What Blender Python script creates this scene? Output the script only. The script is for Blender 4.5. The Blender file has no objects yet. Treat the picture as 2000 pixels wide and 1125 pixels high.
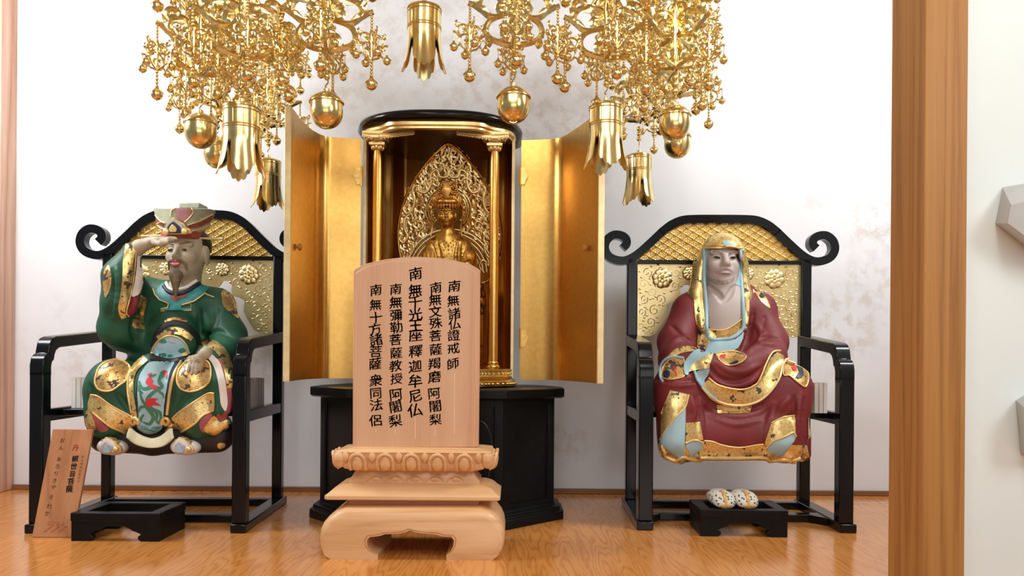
import bpy, bmesh, math, random
import numpy as np
from mathutils import Vector, Matrix, Euler
from mathutils.bvhtree import BVHTree
from mathutils.geometry import delaunay_2d_cdt
PI = math.pi
scene = bpy.context.scene
col = scene.collection

# ------------------------------------------------------------ camera, world, light, exposure
FPX, HZ, CAMZ, ROLL = 1500.0, 697.0, 0.572, 0.0075      # focal length in pixels, horizon row, eye height, roll
cam_d = bpy.data.cameras.new('camera')
cam_d.sensor_width = 36.0
cam_d.lens = 36.0 * FPX / 2000.0
cam_d.shift_y = (HZ - 562.5) / 2000.0
cam_d.clip_start = 0.02
cam = bpy.data.objects.new('camera', cam_d)
col.objects.link(cam)
cam.matrix_world = Matrix.Translation((0, 0, CAMZ)) @ Matrix.Rotation(PI / 2, 4, 'X') @ Matrix.Rotation(ROLL, 4, 'Z')
scene.camera = cam

world = bpy.data.worlds.new('room_light')
scene.world = world
world.use_nodes = True
world.node_tree.nodes['Background'].inputs[0].default_value = (0.98, 0.99, 1.0, 1)
world.node_tree.nodes['Background'].inputs[1].default_value = 0.25

def area(name, loc, aim, sx, sy, power, color=(1, 1, 1)):
    d = bpy.data.lights.new(name, 'AREA')
    d.shape = 'RECTANGLE'; d.size = sx; d.size_y = sy; d.energy = power; d.color = color
    o = bpy.data.objects.new(name, d); col.objects.link(o)
    o.location = loc
    o.rotation_euler = (Vector(aim) - Vector(loc)).to_track_quat('-Z', 'Y').to_euler()
    return o
area('left_window_light', (-2.2, 2.2, 1.95), (-1.2, 3.2, 0.9), 0.8, 0.8, 46, (0.97, 0.98, 1.0))
area('right_ceiling_light', (1.75, 1.95, 2.15), (1.15, 3.2, 1.1), 0.8, 0.5, 40, (0.97, 0.98, 1.0))
area('ceiling_lamp', (-0.75, 0.75, 2.3), (-0.6, 2.2, 0.4), 0.25, 1.2, 13.5, (1.0, 0.97, 0.92))
area('ceiling_lamp', (0.55, 0.75, 2.3), (0.5, 2.2, 0.4), 0.25, 1.2, 13.5, (1.0, 0.97, 0.92))
area('ceiling_lamp', (-0.1, -0.9, 2.3), (0.0, 2.2, 0.4), 1.6, 0.3, 17, (1.0, 0.97, 0.92))
area('right_wall_fill', (1.75, 0.1, 1.7), (1.45, 1.72, 0.9), 0.7, 0.9, 13, (0.95, 1.0, 0.99))  # added unseen area light that brightens the right wall
area('rear_area_light', (0.2, -2.2, 1.0), (0.0, 2.5, 0.6), 2.6, 1.2, 17, (0.98, 0.99, 1.0))  # unseen broad light behind the camera, lighting everything from the front

scene.view_settings.view_transform = 'Standard'
scene.view_settings.look = 'None'
scene.view_settings.gamma = 1.0
scene.view_settings.use_curve_mapping = False
scene.view_settings.exposure = 0.02

# ------------------------------------------------------------ picture helpers (photo pixel + distance -> point)
CR, SR = math.cos(ROLL), math.sin(ROLL)
def uv(px, py):
    xc, yc = (px - 1000.0) / FPX, (HZ - py) / FPX
    return xc * CR - yc * SR, xc * SR + yc * CR
def P(px, py, Y):
    u, v = uv(px, py)
    return Vector((u * Y, Y, CAMZ + v * Y))
def RAY(px, py):
    u, v = uv(px, py)
    return Vector((u, 1.0, v)).normalized()
EYE = Vector((0, 0, CAMZ))

# ------------------------------------------------------------ object helpers
def tag(o, label=None, cat=None, group=None, kind=None):
    if label: o['label'] = label
    if cat: o['category'] = cat
    if group: o['group'] = group
    if kind: o['kind'] = kind
    return o
def thing(name, label, cat, loc=(0, 0, 0), rz=0.0, group=None):
    o = bpy.data.objects.new(name, None); col.objects.link(o)
    o.location = loc; o.rotation_euler = (0, 0, rz); o.empty_display_size = 0.05
    return tag(o, label, cat, group)
def origin_of(o):
    v = Vector((0, 0, 0))
    while o is not None:
        v += Vector(o.location); o = o.parent
    return v
def link_mesh(name, me, mat=None, parent=None, smooth=35, origin=None):
    o = bpy.data.objects.new(name, me); col.objects.link(o)
    if mat is not None:
        for m in (mat if isinstance(mat, (list, tuple)) else [mat]): me.materials.append(m)
    if smooth:
        for p in me.polygons: p.use_smooth = True
        if smooth < 180: me.set_sharp_from_angle(angle=math.radians(smooth))
    if parent is not None: o.parent = parent
    elif origin is not None: o.location = origin
    return o
def catmull(pts, n=6, closed=False):
    pts = [Vector(p) for p in pts]
    if len(pts) < 3: return pts
    out = []; N = len(pts); segs = N if closed else N - 1
    for i in range(segs):
        p1, p2 = pts[i], pts[(i + 1) % N]
        p0 = pts[i - 1] if (closed or i > 0) else p1 * 2 - p2
        p3 = pts[(i + 2) % N] if (closed or i + 2 < N) else p2 * 2 - p1
        for k in range(n):
            t = k / n
            out.append(0.5 * ((2 * p1) + (p2 - p0) * t + (2 * p0 - 5 * p1 + 4 * p2 - p3) * t * t + (3 * p1 - p0 - 3 * p2 + p3) * t * t * t))
    if not closed: out.append(pts[-1])
    return out
class MB:
    """collects shapes into one mesh"""
    def __init__(s): s.v = []; s.f = []
    def add(s, verts, faces):
        b = len(s.v); s.v += [Vector(v) for v in verts]; s.f += [tuple(b + i for i in f) for f in faces]
    def box(s, x0, x1, y0, y1, z0, z1):
        s.add([(x0,y0,z0),(x1,y0,z0),(x1,y1,z0),(x0,y1,z0),(x0,y0,z1),(x1,y0,z1),(x1,y1,z1),(x0,y1,z1)],
              [(0,3,2,1),(4,5,6,7),(0,1,5,4),(1,2,6,5),(2,3,7,6),(3,0,4,7)])
    def loft(s, rings, caps=True, closed=True):
        n = len(rings[0]); verts = [p for r in rings for p in r]; faces = []
        for k in range(len(rings) - 1):
            for i in range(n if closed else n - 1):
                j = (i + 1) % n
                faces.append((k*n+i, k*n+j, (k+1)*n+j, (k+1)*n+i))
        if caps and closed:
            faces.append(tuple(range(n - 1, -1, -1))); m = (len(rings) - 1) * n
            faces.append(tuple(m + i for i in range(n)))
        s.add(verts, faces)
    def prism(s, poly, f0, f1):
        """poly: 2D points; f0/f1 map (a,b) -> 3D point of either end"""
        s.loft([[Vector(f0(a, b)) for a, b in poly], [Vector(f1(a, b)) for a, b in poly]])
    def sweep(s, path, prof, up=None, closed=False, scale=None):
        """prof: list of (side, normal) offsets swept along a path"""
        path = [Vector(p) for p in path]; N = len(path); rings = []
        last = None
        for i, p in enumerate(path):
            if closed: t = path[(i + 1) % N] - path[i - 1]
            else: t = path[min(i + 1, N - 1)] - path[max(i - 1, 0)]
            if t.length < 1e-9: t = Vector((0, 0, 1))
            t.normalize()
            if up is not None: n = Vector(up) - t * t.dot(Vector(up))
            elif last is not None: n = last - t * t.dot(last)
            else:
                a = Vector((0, 0, 1)) if abs(t.z) < 0.9 else Vector((0, 1, 0)); n = a - t * t.dot(a)
            if n.length < 1e-6: n = Vector((1, 0, 0)) - t * t.x
            n.normalize(); last = n; b = t.cross(n)
            k = scale[i] if scale else 1.0
            rings.append([p + b * (x * k) + n * (y * k) for x, y in prof])
        if closed: rings.append(rings[0]); s.loft(rings, caps=False)
        else: s.loft(rings)
    def tube(s, path, r, n=8, closed=False, radii=None):
        prof = [(r * math.cos(2*PI*i/n), r * math.sin(2*PI*i/n)) for i in range(n)]
        s.sweep(path, prof, closed=closed, scale=[q / r for q in radii] if radii else None)
    def lathe(s, prof, c=(0, 0, 0), n=20, axis='Z'):
        rings = []
        for r, z in prof:
            rings.append([Vector((c[0] + r*math.cos(2*PI*i/n), c[1] + r*math.sin(2*PI*i/n), c[2] + z)) for i in range(n)])
        s.loft(rings)
    def ell(s, c, r, n=12, m=8, rot=None):
        R = rot if rot is not None else Matrix.Identity(3); c = Vector(c); rings = []
        for k in range(m + 1):
            th = PI * k / m; q = max(math.sin(th), 1e-3)
            rings.append([c + R @ Vector((r[0]*q*math.cos(2*PI*i/n), r[1]*q*math.sin(2*PI*i/n), -r[2]*math.cos(th))) for i in range(n)])
        s.loft(rings)
    def leaf(s, c, r, rot=None, n=6):
        R = rot if rot is not None else Matrix.Identity(3); c = Vector(c); rings = []
        for k in range(9):
            t_ = -1 + k / 4; q = max(.02, (1 - abs(t_)) ** .75)
            rings.append([c + R @ Vector((r[0]*t_, r[1]*q*math.cos(2*PI*i/n), r[2]*q*math.sin(2*PI*i/n))) for i in range(n)])
        s.loft(rings)
    def build(s, name, mat, parent=None, smooth=35, bevel=0, seg=2, origin=None, world=True):
        off = Vector((0, 0, 0))
        if world:
            if parent is not None: off = origin_of(parent)
            elif origin is not None: off = Vector(origin)
            else:
                xs = [v.x for v in s.v]; ys = [v.y for v in s.v]; zs = [v.z for v in s.v]
                off = Vector(((min(xs)+max(xs))/2, (min(ys)+max(ys))/2, min(zs))); origin = off
        me = bpy.data.meshes.new(name)
        me.from_pydata([v - off for v in s.v], [], s.f); me.validate(); me.update()
        bm = bmesh.new(); bm.from_mesh(me); bmesh.ops.recalc_face_normals(bm, faces=bm.faces); bm.to_mesh(me); bm.free()
        o = link_mesh(name, me, mat, parent, smooth, origin)
        if bevel:
            b = o.modifiers.new('edge', 'BEVEL'); b.width = bevel; b.segments = seg; b.limit_method = 'ANGLE'; b.angle_limit = math.radians(40); b.harden_normals = False
        return o

# ------------------------------------------------------------ materials
def new_mat(name):
    m = bpy.data.materials.new(name); m.use_nodes = True
    return m, m.node_tree, m.node_tree.nodes['Principled BSDF']
def N(nt, t, **kw):
    n = nt.nodes.new(t)
    for k, v in kw.items():
        if k.startswith('i_'): n.inputs[k[2:].replace('_', ' ')].default_value = v
        else: setattr(n, k, v)
    return n
def ramp(nt, stops, interp='LINEAR'):
    r = nt.nodes.new('ShaderNodeValToRGB'); r.color_ramp.interpolation = interp
    e = r.color_ramp.elements
    while len(e) < len(stops): e.new(0.5)
    for el, (p, c) in zip(e, stops): el.position = p; el.color = (*c, 1)
    return r
def coords(nt, scale=(1, 1, 1), rot=(0, 0, 0), kind='Object'):
    tc = nt.nodes.new('ShaderNodeTexCoord'); mp = nt.nodes.new('ShaderNodeMapping')
    mp.inputs['Scale'].default_value = scale; mp.inputs['Rotation'].default_value = rot
    nt.links.new(tc.outputs[kind], mp.inputs['Vector']); return mp.outputs['Vector']
def bump(nt, bsdf, height, strength=0.2, dist=0.002):
    b = nt.nodes.new('ShaderNodeBump'); b.inputs['Strength'].default_value = strength; b.inputs['Distance'].default_value = dist
    nt.links.new(height, b.inputs['Height']); nt.links.new(b.outputs['Normal'], bsdf.inputs['Normal'])
def simple(name, c, rough=0.5, metal=0.0, var=0.12, scale=25, bmp=0.0, coat=0.0):
    m, nt, b = new_mat(name)
    n = N(nt, 'ShaderNodeTexNoise'); n.inputs['Scale'].default_value = scale; n.inputs['Detail'].default_value = 5
    nt.links.new(coords(nt), n.inputs['Vector'])
    lo = tuple(x * (1 - var) for x in c); hi = tuple(min(1, x * (1 + var)) for x in c)
    r = ramp(nt, [(0.3, lo), (0.7, hi)]); nt.links.new(n.outputs['Fac'], r.inputs[0]); nt.links.new(r.outputs[0], b.inputs['Base Color'])
    b.inputs['Roughness'].default_value = rough; b.inputs['Metallic'].default_value = metal
    b.inputs['Coat Weight'].default_value = coat; b.inputs['Coat Roughness'].default_value = 0.1
    if bmp: bump(nt, b, n.outputs['Fac'], bmp)
    return m
def wood(name, dark, mid, light, axis='Z', rough=0.45, scale=14, stretch=0.06, coat=0.0, rings=1.0):
    m, nt, b = new_mat(name)
    sc = [1, 1, 1]; sc['XYZ'.index(axis)] = stretch
    vec = coords(nt, tuple(sc))
    n1 = N(nt, 'ShaderNodeTexNoise'); n1.inputs['Scale'].default_value = scale * 0.35; n1.inputs['Detail'].default_value = 3
    nt.links.new(vec, n1.inputs['Vector'])
    ml = N(nt, 'ShaderNodeMath', operation='MULTIPLY'); ml.inputs[1].default_value = 9.0 * rings; nt.links.new(n1.outputs['Fac'], ml.inputs[0])
    fr = N(nt, 'ShaderNodeMath', operation='PINGPONG'); fr.inputs[1].default_value = 0.5; nt.links.new(ml.outputs[0], fr.inputs[0])
    n2 = N(nt, 'ShaderNodeTexNoise'); n2.inputs['Scale'].default_value = scale * 9; n2.inputs['Detail'].default_value = 6; n2.inputs['Roughness'].default_value = 0.7
    nt.links.new(vec, n2.inputs['Vector'])
    ad = N(nt, 'ShaderNodeMath', operation='MULTIPLY_ADD'); ad.inputs[1].default_value = 0.9; nt.links.new(fr.outputs[0], ad.inputs[0])
    m2 = N(nt, 'ShaderNodeMath', operation='MULTIPLY'); m2.inputs[1].default_value = 0.7; nt.links.new(n2.outputs['Fac'], m2.inputs[0]); nt.links.new(m2.outputs[0], ad.inputs[2])
    r = ramp(nt, [(0.28, dark), (0.52, mid), (0.85, light)]); nt.links.new(ad.outputs[0], r.inputs[0]); nt.links.new(r.outputs[0], b.inputs['Base Color'])
    b.inputs['Roughness'].default_value = rough; b.inputs['Coat Weight'].default_value = coat; b.inputs['Coat Roughness'].default_value = 0.12
    bump(nt, b, ad.outputs[0], 0.12, 0.001)
    return m
def gold(name, c1=(0.72, 0.44, 0.11), c2=(0.9, 0.66, 0.25), rough=0.26, scale=30, bmp=0.05, aniso=0.0):
    m, nt, b = new_mat(name)
    n = N(nt, 'ShaderNodeTexNoise'); n.inputs['Scale'].default_value = scale; n.inputs['Detail'].default_value = 4
    nt.links.new(coords(nt), n.inputs['Vector'])
    r = ramp(nt, [(0.3, c1), (0.7, c2)]); nt.links.new(n.outputs['Fac'], r.inputs[0]); nt.links.new(r.outputs[0], b.inputs['Base Color'])
    b.inputs['Metallic'].default_value = 1.0; b.inputs['Roughness'].default_value = rough
    if bmp: bump(nt, b, n.outputs['Fac'], bmp, 0.002)
    return m
def brocade(name, base=(0.86, 0.62, 0.22), line=(0.16, 0.10, 0.04), patch=(0.07, 0.06, 0.05), scale=30, cover=0.64, metal=0.75, rough=0.34):
    """gold leaf with thin dark flower outlines and small dark blots"""
    m, nt, b = new_mat(name)
    vec = coords(nt, (scale, scale * .4, scale)); L = nt.links.new
    def mth(op, a, c=None, clamp=False):
        n = N(nt, 'ShaderNodeMath', operation=op); n.use_clamp = clamp
        for k, x in enumerate((a, c)):
            if x is None: continue
            if isinstance(x, (int, float)): n.inputs[k].default_value = x
            else: L(x, n.inputs[k])
        return n.outputs[0]
    vo = N(nt, 'ShaderNodeTexVoronoi', feature='F1'); vo.inputs['Scale'].default_value = 1.0; vo.inputs['Randomness'].default_value = 0.8; L(vec, vo.inputs['Vector'])
    sb = N(nt, 'ShaderNodeVectorMath', operation='SUBTRACT'); L(vec, sb.inputs[0]); L(vo.outputs['Position'], sb.inputs[1])
    sx = N(nt, 'ShaderNodeSeparateXYZ'); L(sb.outputs[0], sx.inputs[0])
    ang = mth('ARCTAN2', sx.outputs[2], sx.outputs[0]); r = mth('SQRT', mth('ADD', mth('MULTIPLY', sx.outputs[0], sx.outputs[0]), mth('MULTIPLY', sx.outputs[2], sx.outputs[2])))
    pet = mth('ABSOLUTE', mth('COSINE', mth('MULTIPLY', ang, 3.5)))
    rim = mth('ADD', mth('MULTIPLY', mth('POWER', pet, 0.5), 0.26), 0.30)
    l1 = mth('LESS_THAN', mth('ABSOLUTE', mth('SUBTRACT', r, rim)), 0.017)
    l2 = mth('MULTIPLY', mth('LESS_THAN', pet, 0.07), mth('MULTIPLY', mth('LESS_THAN', r, 0.34), mth('GREATER_THAN', r, 0.10)))
    l3 = mth('LESS_THAN', mth('ABSOLUTE', mth('SUBTRACT', r, 0.10)), 0.02)
    ln = mth('MAXIMUM', l1, mth('MAXIMUM', l2, l3))
    no = N(nt, 'ShaderNodeTexNoise'); no.inputs['Scale'].default_value = 1.25; no.inputs['Detail'].default_value = 2; L(vec, no.inputs['Vector'])
    bl = mth('MULTIPLY', mth('GREATER_THAN', no.outputs['Fac'], cover), mth('GREATER_THAN', r, rim))
    m1 = N(nt, 'ShaderNodeMixRGB'); m1.inputs[1].default_value = (*base, 1); m1.inputs[2].default_value = (*line, 1); L(mth('MULTIPLY', ln, 0.8), m1.inputs[0])
    m2 = N(nt, 'ShaderNodeMixRGB'); m2.inputs[2].default_value = (*patch, 1); L(bl, m2.inputs[0]); L(m1.outputs[0], m2.inputs[1])
    L(m2.outputs[0], b.inputs['Base Color']); L(mth('SUBTRACT', metal, bl, True), b.inputs['Metallic']); b.inputs['Roughness'].default_value = rough
    bump(nt, b, r, 0.15, 0.002)
    return m

M = {}
M['floor'] = wood('polished_orange_floorboard', (0.50, 0.165, 0.030), (0.63, 0.25, 0.055), (0.69, 0.30, 0.08), 'Y', 0.22, 20, 0.11, 0.4, 2.6)
M['post'] = wood('brown_cedar', (0.31, 0.125, 0.028), (0.43, 0.19, 0.045), (0.48, 0.225, 0.06), 'Z', 0.55, 24, 0.025)
M['skirting'] = wood('dark_skirting', (0.16, 0.065, 0.025), (0.22, 0.09, 0.035), (0.27, 0.12, 0.05), 'X', 0.5, 9, 0.05)
M['pink_post'] = wood('faded_pink_wood', (0.5, 0.26, 0.16), (0.66, 0.38, 0.26), (0.8, 0.55, 0.42), 'Z', 0.5, 10, 0.05)
M['hinoki'] = wood('pale_carved_cypress', (0.60, 0.31, 0.13), (0.70, 0.40, 0.185), (0.78, 0.48, 0.25), 'X', 0.42, 12, 0.06, 0.1)
M['tablet'] = wood('pale_cypress_board', (0.56, 0.30, 0.165), (0.63, 0.36, 0.205), (0.68, 0.41, 0.25), 'Z', 0.45, 12, 0.05, 0.05, 0.6)
M['plaque'] = wood('aged_brown_board', (0.36, 0.15, 0.06), (0.45, 0.20, 0.085), (0.52, 0.25, 0.115), 'Z', 0.5, 16, 0.05)
M['black'] = simple('black_lacquer', (0.003, 0.0035, 0.0048), 0.15, 0, 0.3, 20, 0.02, 0.0)
M['matte_black'] = simple('satin_black_paint', (0.005, 0.0055, 0.006), 0.38, 0, 0.3, 30, 0.03)
M['ink'] = simple('black_ink', (0.012, 0.011, 0.01), 0.6)
M['red_ink'] = simple('red_ink', (0.65, 0.09, 0.03), 0.6)
M['gold'] = gold('polished_gold')
M['chain_gold'] = gold('gilt_brass', (0.76, 0.565, 0.21), (0.90, 0.74, 0.37), 0.20, 40, 0.05)
M['door_gold'] = gold('gold_leaf_panel', (0.74, 0.42, 0.10), (0.82, 0.50, 0.15), 0.32, 60, 0.04)
M['leaf_gold'] = gold('embossed_gold_leaf', (0.80, 0.60, 0.26), (0.92, 0.75, 0.40), 0.34, 25, 0.08)
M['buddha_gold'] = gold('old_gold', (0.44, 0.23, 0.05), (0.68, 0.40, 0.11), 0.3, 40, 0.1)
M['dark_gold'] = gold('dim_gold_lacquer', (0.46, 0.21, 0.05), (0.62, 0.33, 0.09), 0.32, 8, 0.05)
M['ceiling_lacquer'] = simple('brown_lacquer', (0.035, 0.018, 0.008), 0.3, 0.3, 0.4, 9)
M['cream_edge'] = simple('pale_gold_edge', (0.84, 0.68, 0.36), 0.4, 0.4)
M['brocade'] = brocade('gold_brocade', (0.86, 0.64, 0.26), cover=0.60)
M['medallion'] = brocade('gold_medallion', (0.78, 0.50, 0.18), (0.10, 0.06, 0.03), (0.085, 0.045, 0.05), 24, 0.50)
M['trim_gold'] = simple('gold_line', (0.86, 0.60, 0.24), 0.35, 0.55)
M['green'] = simple('dark_green_paint', (0.010, 0.080, 0.040), 0.52, 0, 0.35, 14, 0.08)
M['red_robe'] = simple('crimson_paint', (0.175, 0.016, 0.018), 0.58, 0, 0.22, 12, 0.06)
M['lining'] = simple('dark_red_lining', (0.24, 0.022, 0.03), 0.5)
M['pink_lining'] = simple('dull_pink_lining', (0.38, 0.09, 0.10), 0.5)
M['blue'] = simple('pale_blue_paint', (0.34, 0.52, 0.58), 0.45, 0, 0.12, 12)
M['skin'] = simple('grey_buff_skin', (0.42, 0.36, 0.255), 0.55, 0, 0.12, 10)
M['pale_skin'] = simple('pale_grey_skin', (0.49, 0.415, 0.385), 0.5, 0, 0.07, 12)
M['white'] = simple('chalk_white_paint', (0.78, 0.74, 0.69), 0.5, 0, 0.05)
M['teal'] = simple('teal_paint', (0.04, 0.27, 0.27), 0.45, 0, 0.45, 22)
M['navy'] = simple('navy_paint', (0.016, 0.022, 0.045), 0.45)
M['dark_hair'] = simple('dark_hair_paint', (0.03, 0.022, 0.018), 0.5)
M['beard'] = simple('brown_grey_beard', (0.20, 0.155, 0.10), 0.6, 0, 0.3, 60, 0.3)
M['eye'] = simple('black_eye', (0.01, 0.008, 0.007), 0.25)
M['lip'] = simple('red_lip', (0.50, 0.035, 0.03), 0.4)
M['pale_lip'] = simple('dull_lip', (0.43, 0.32, 0.295), 0.45)
M['stubble'] = simple('stubble_shadow', (0.37, 0.30, 0.265), 0.6, 0, 0.3, 120)
M['cap_green'] = simple('grey_green_paint', (0.42, 0.45, 0.33), 0.5, 0, 0.18, 25)
M['cap_pink'] = simple('dusty_pink_paint', (0.46, 0.22, 0.23), 0.5, 0, 0.25, 25)
M['cap_red'] = simple('brick_red_paint', (0.36, 0.07, 0.05), 0.5, 0, 0.25, 40)
M['lavender'] = simple('lavender_paint', (0.44, 0.41, 0.47), 0.5)
M['under'] = simple('charcoal_cloth_paint', (0.018, 0.016, 0.018), 0.45, 0, 0.3, 14, 0.1)
M['fringe'] = simple('pale_fringe', (0.58, 0.52, 0.33), 0.55)
M['dragon'] = brocade('dragon_scales', (0.02, 0.17, 0.085), (0.4, 0.5, 0.4), (0.02, 0.06, 0.05), 170, 0.7, 0.0, 0.5)
M['red'] = simple('bright_red_paint', (0.62, 0.03, 0.04), 0.45)
M['paper'] = simple('white_paper', (0.90, 0.88, 0.83), 0.7, 0, 0.03)
M['brown_paper'] = simple('brown_cover', (0.20, 0.085, 0.055), 0.6)
M['grey_paper'] = simple('grey_cover', (0.45, 0.44, 0.43), 0.6)
M['dark_cover'] = simple('dark_cover', (0.07, 0.06, 0.06), 0.6)
M['green_paper'] = simple('green_cover', (0.25, 0.36, 0.20), 0.6)
M['white_wall'] = simple('greenish_white_paint', (0.83, 0.89, 0.865), 0.6, 0, 0.015, 6)
M['ceiling'] = simple('low_bounce_brown_ceiling', (0.42, 0.37, 0.31), 0.7)  # dull brown chosen so the unseen ceiling bounces less light
M['facet'] = simple('pale_grey_paper', (0.50, 0.485, 0.46), 0.7, 0, 0.06)
M['cable'] = simple('black_cable', (0.01, 0.01, 0.01), 0.4)
M['silver'] = simple('silver_leaf', (0.62, 0.62, 0.58), 0.3, 0.9)
M['leaf'] = simple('dark_green_leaf', (0.015, 0.07, 0.035), 0.4)

for k_, v_ in (('black', .35), ('matte_black', .18)):
    M[k_].node_tree.nodes['Principled BSDF'].inputs['Specular IOR Level'].default_value = v_
def wall_material():
    m, nt, b = new_mat('stained_mottled_plaster'); L = nt.links.new
    vec = coords(nt)
    n2 = N(nt, 'ShaderNodeTexNoise'); n2.inputs['Scale'].default_value = 15; n2.inputs['Detail'].default_value = 7; n2.inputs['Roughness'].default_value = 0.65; L(vec, n2.inputs['Vector'])
    n3 = N(nt, 'ShaderNodeTexNoise'); n3.inputs['Scale'].default_value = 2.2; n3.inputs['Detail'].default_value = 3; L(vec, n3.inputs['Vector'])
    r2 = ramp(nt, [(0.47, (0, 0, 0)), (0.60, (1, 1, 1))]); L(n2.outputs['Fac'], r2.inputs[0])
    tot = None
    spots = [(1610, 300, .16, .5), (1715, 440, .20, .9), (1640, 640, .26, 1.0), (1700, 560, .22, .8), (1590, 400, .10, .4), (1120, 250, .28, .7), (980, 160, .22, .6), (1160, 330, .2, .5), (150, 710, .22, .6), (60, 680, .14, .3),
             (500, 720, .14, .9), (490, 600, .12, .6), (270, 650, .1, .4), (1110, 850, .16, .5), (620, 120, .3, .5), (850, 180, .3, .4), (120, 600, .12, .3), (1290, 680, .12, .5), (530, 800, .16, .5), (450, 860, .2, .3), (660, 110, .5, .75), (930, 120, .5, .75), (1090, 230, .35, .9), (1110, 860, .14, .8), (800, 60, .5, .6)]  # the wide spots grey the upper middle of the wall; small ones are stains
    for px, py, r, a in spots:
        q = P(px, py, WALLY) - Vector((0, WALLY, 0))
        d = N(nt, 'ShaderNodeVectorMath', operation='DISTANCE'); L(vec, d.inputs[0]); d.inputs[1].default_value = q
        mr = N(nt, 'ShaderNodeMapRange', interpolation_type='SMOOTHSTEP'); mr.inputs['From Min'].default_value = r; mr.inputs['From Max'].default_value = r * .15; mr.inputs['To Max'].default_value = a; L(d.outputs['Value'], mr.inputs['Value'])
        if tot is None: tot = mr.outputs[0]
        else:
            mx_ = N(nt, 'ShaderNodeMath', operation='MAXIMUM'); L(tot, mx_.inputs[0]); L(mr.outputs[0], mx_.inputs[1]); tot = mx_.outputs[0]
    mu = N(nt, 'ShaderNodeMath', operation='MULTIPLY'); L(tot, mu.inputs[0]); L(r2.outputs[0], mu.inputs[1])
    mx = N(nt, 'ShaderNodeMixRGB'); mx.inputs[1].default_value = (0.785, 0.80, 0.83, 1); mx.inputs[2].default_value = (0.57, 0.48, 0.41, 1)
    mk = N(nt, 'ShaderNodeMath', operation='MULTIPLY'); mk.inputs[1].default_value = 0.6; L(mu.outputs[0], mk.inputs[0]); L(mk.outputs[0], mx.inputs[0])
    r3 = ramp(nt, [(0.35, (1, 1, 1)), (0.75, (0.88, 0.86, 0.84))]); L(n3.outputs['Fac'], r3.inputs[0])
    m3 = N(nt, 'ShaderNodeMixRGB', blend_type='MULTIPLY'); m3.inputs[0].default_value = 1.0; L(mx.outputs[0], m3.inputs[1]); L(r3.outputs[0], m3.inputs[2])
    L(m3.outputs[0], b.inputs['Base Color']); b.inputs['Roughness'].default_value = 0.75
    bump(nt, b, n2.outputs['Fac'], 0.05, 0.002)
    return m
WALLY = 3.23
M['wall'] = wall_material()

# ------------------------------------------------------------ the setting
WALLY = 3.23
def struct(name, mb, mat, **k):
    return tag(mb.build(name, mat, None, **k), None, None, None, 'structure')
b = MB(); b.box(-2.6, 2.8, -2.6, WALLY + 0.1, -0.1, 0.0); struct('floor', b, M['floor'], origin=(0, 0, 0))
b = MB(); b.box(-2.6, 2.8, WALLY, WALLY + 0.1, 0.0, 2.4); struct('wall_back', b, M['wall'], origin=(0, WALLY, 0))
b = MB(); b.box(-2.6, 2.8, 0.2, WALLY + 0.1, 2.4, 2.5); struct('ceiling', b, M['ceiling'])
xl = P(24, 560, WALLY - 0.02).x
b = MB(); b.box(xl - 0.13, xl, WALLY - 0.10, WALLY, 0.0, 2.4)
b.box(xl - 0.13, xl - 0.018, WALLY - 0.115, WALLY - 0.10, 0.0, 2.4); struct('trim_1', b, M['pink_post'], bevel=0.004)
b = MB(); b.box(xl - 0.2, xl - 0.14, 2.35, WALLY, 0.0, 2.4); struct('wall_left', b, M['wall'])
b = MB(); b.box(xl, 1.9, WALLY - 0.014, WALLY, 0.0, 0.021); struct('baseboard_back', b, M['skirting'], bevel=0.003)
# post on the right and the bright wall beside it
YP = 1.70
xf = P(1805, 560, YP).x; xr = P(1888, 560, YP).x
b = MB(); b.box(xf, xr, YP, YP + 0.155, 0.0, 2.4); struct('trim_2', b, M['post'], bevel=0.003)
b = MB(); b.box(xr - 0.004, 2.6, YP + 0.02, YP + 0.14, 0.0, 2.4); struct('wall_right', b, M['white_wall'])

# two pale faceted paper pieces on the right wall
def facet_piece(px, depth, label):
    front = [P(x, y, YP - depth) for x, y in px['front']]
    back = [P(x, y, YP + 0.019) for x, y in px['back']]
    b = MB(); n = len(front)
    b.loft([back, front]); return tag(b.build('paper_lantern', M['facet'], None, smooth=0), label, 'lantern', 'grey faceted lanterns on the right wall')
facet_piece({'back': [(1958, 366), (2040, 352), (2120, 420), (2110, 520), (2030, 505), (1944, 436)],
             'front': [(1975, 400), (2040, 385), (2090, 430), (2080, 490), (2028, 480), (1968, 436)]}, 0.06,
            'pale grey faceted lantern, the upper of two beside the wooden post')
facet_piece({'back': [(1984, 782), (2030, 755), (2110, 780), (2120, 880), (2040, 905), (1994, 888)],
             'front': [(2006, 800), (2034, 785), (2085, 800), (2090, 860), (2040, 880), (2010, 868)]}, 0.06,
            'pale grey faceted lantern, the lower of two beside the wooden post')
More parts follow.
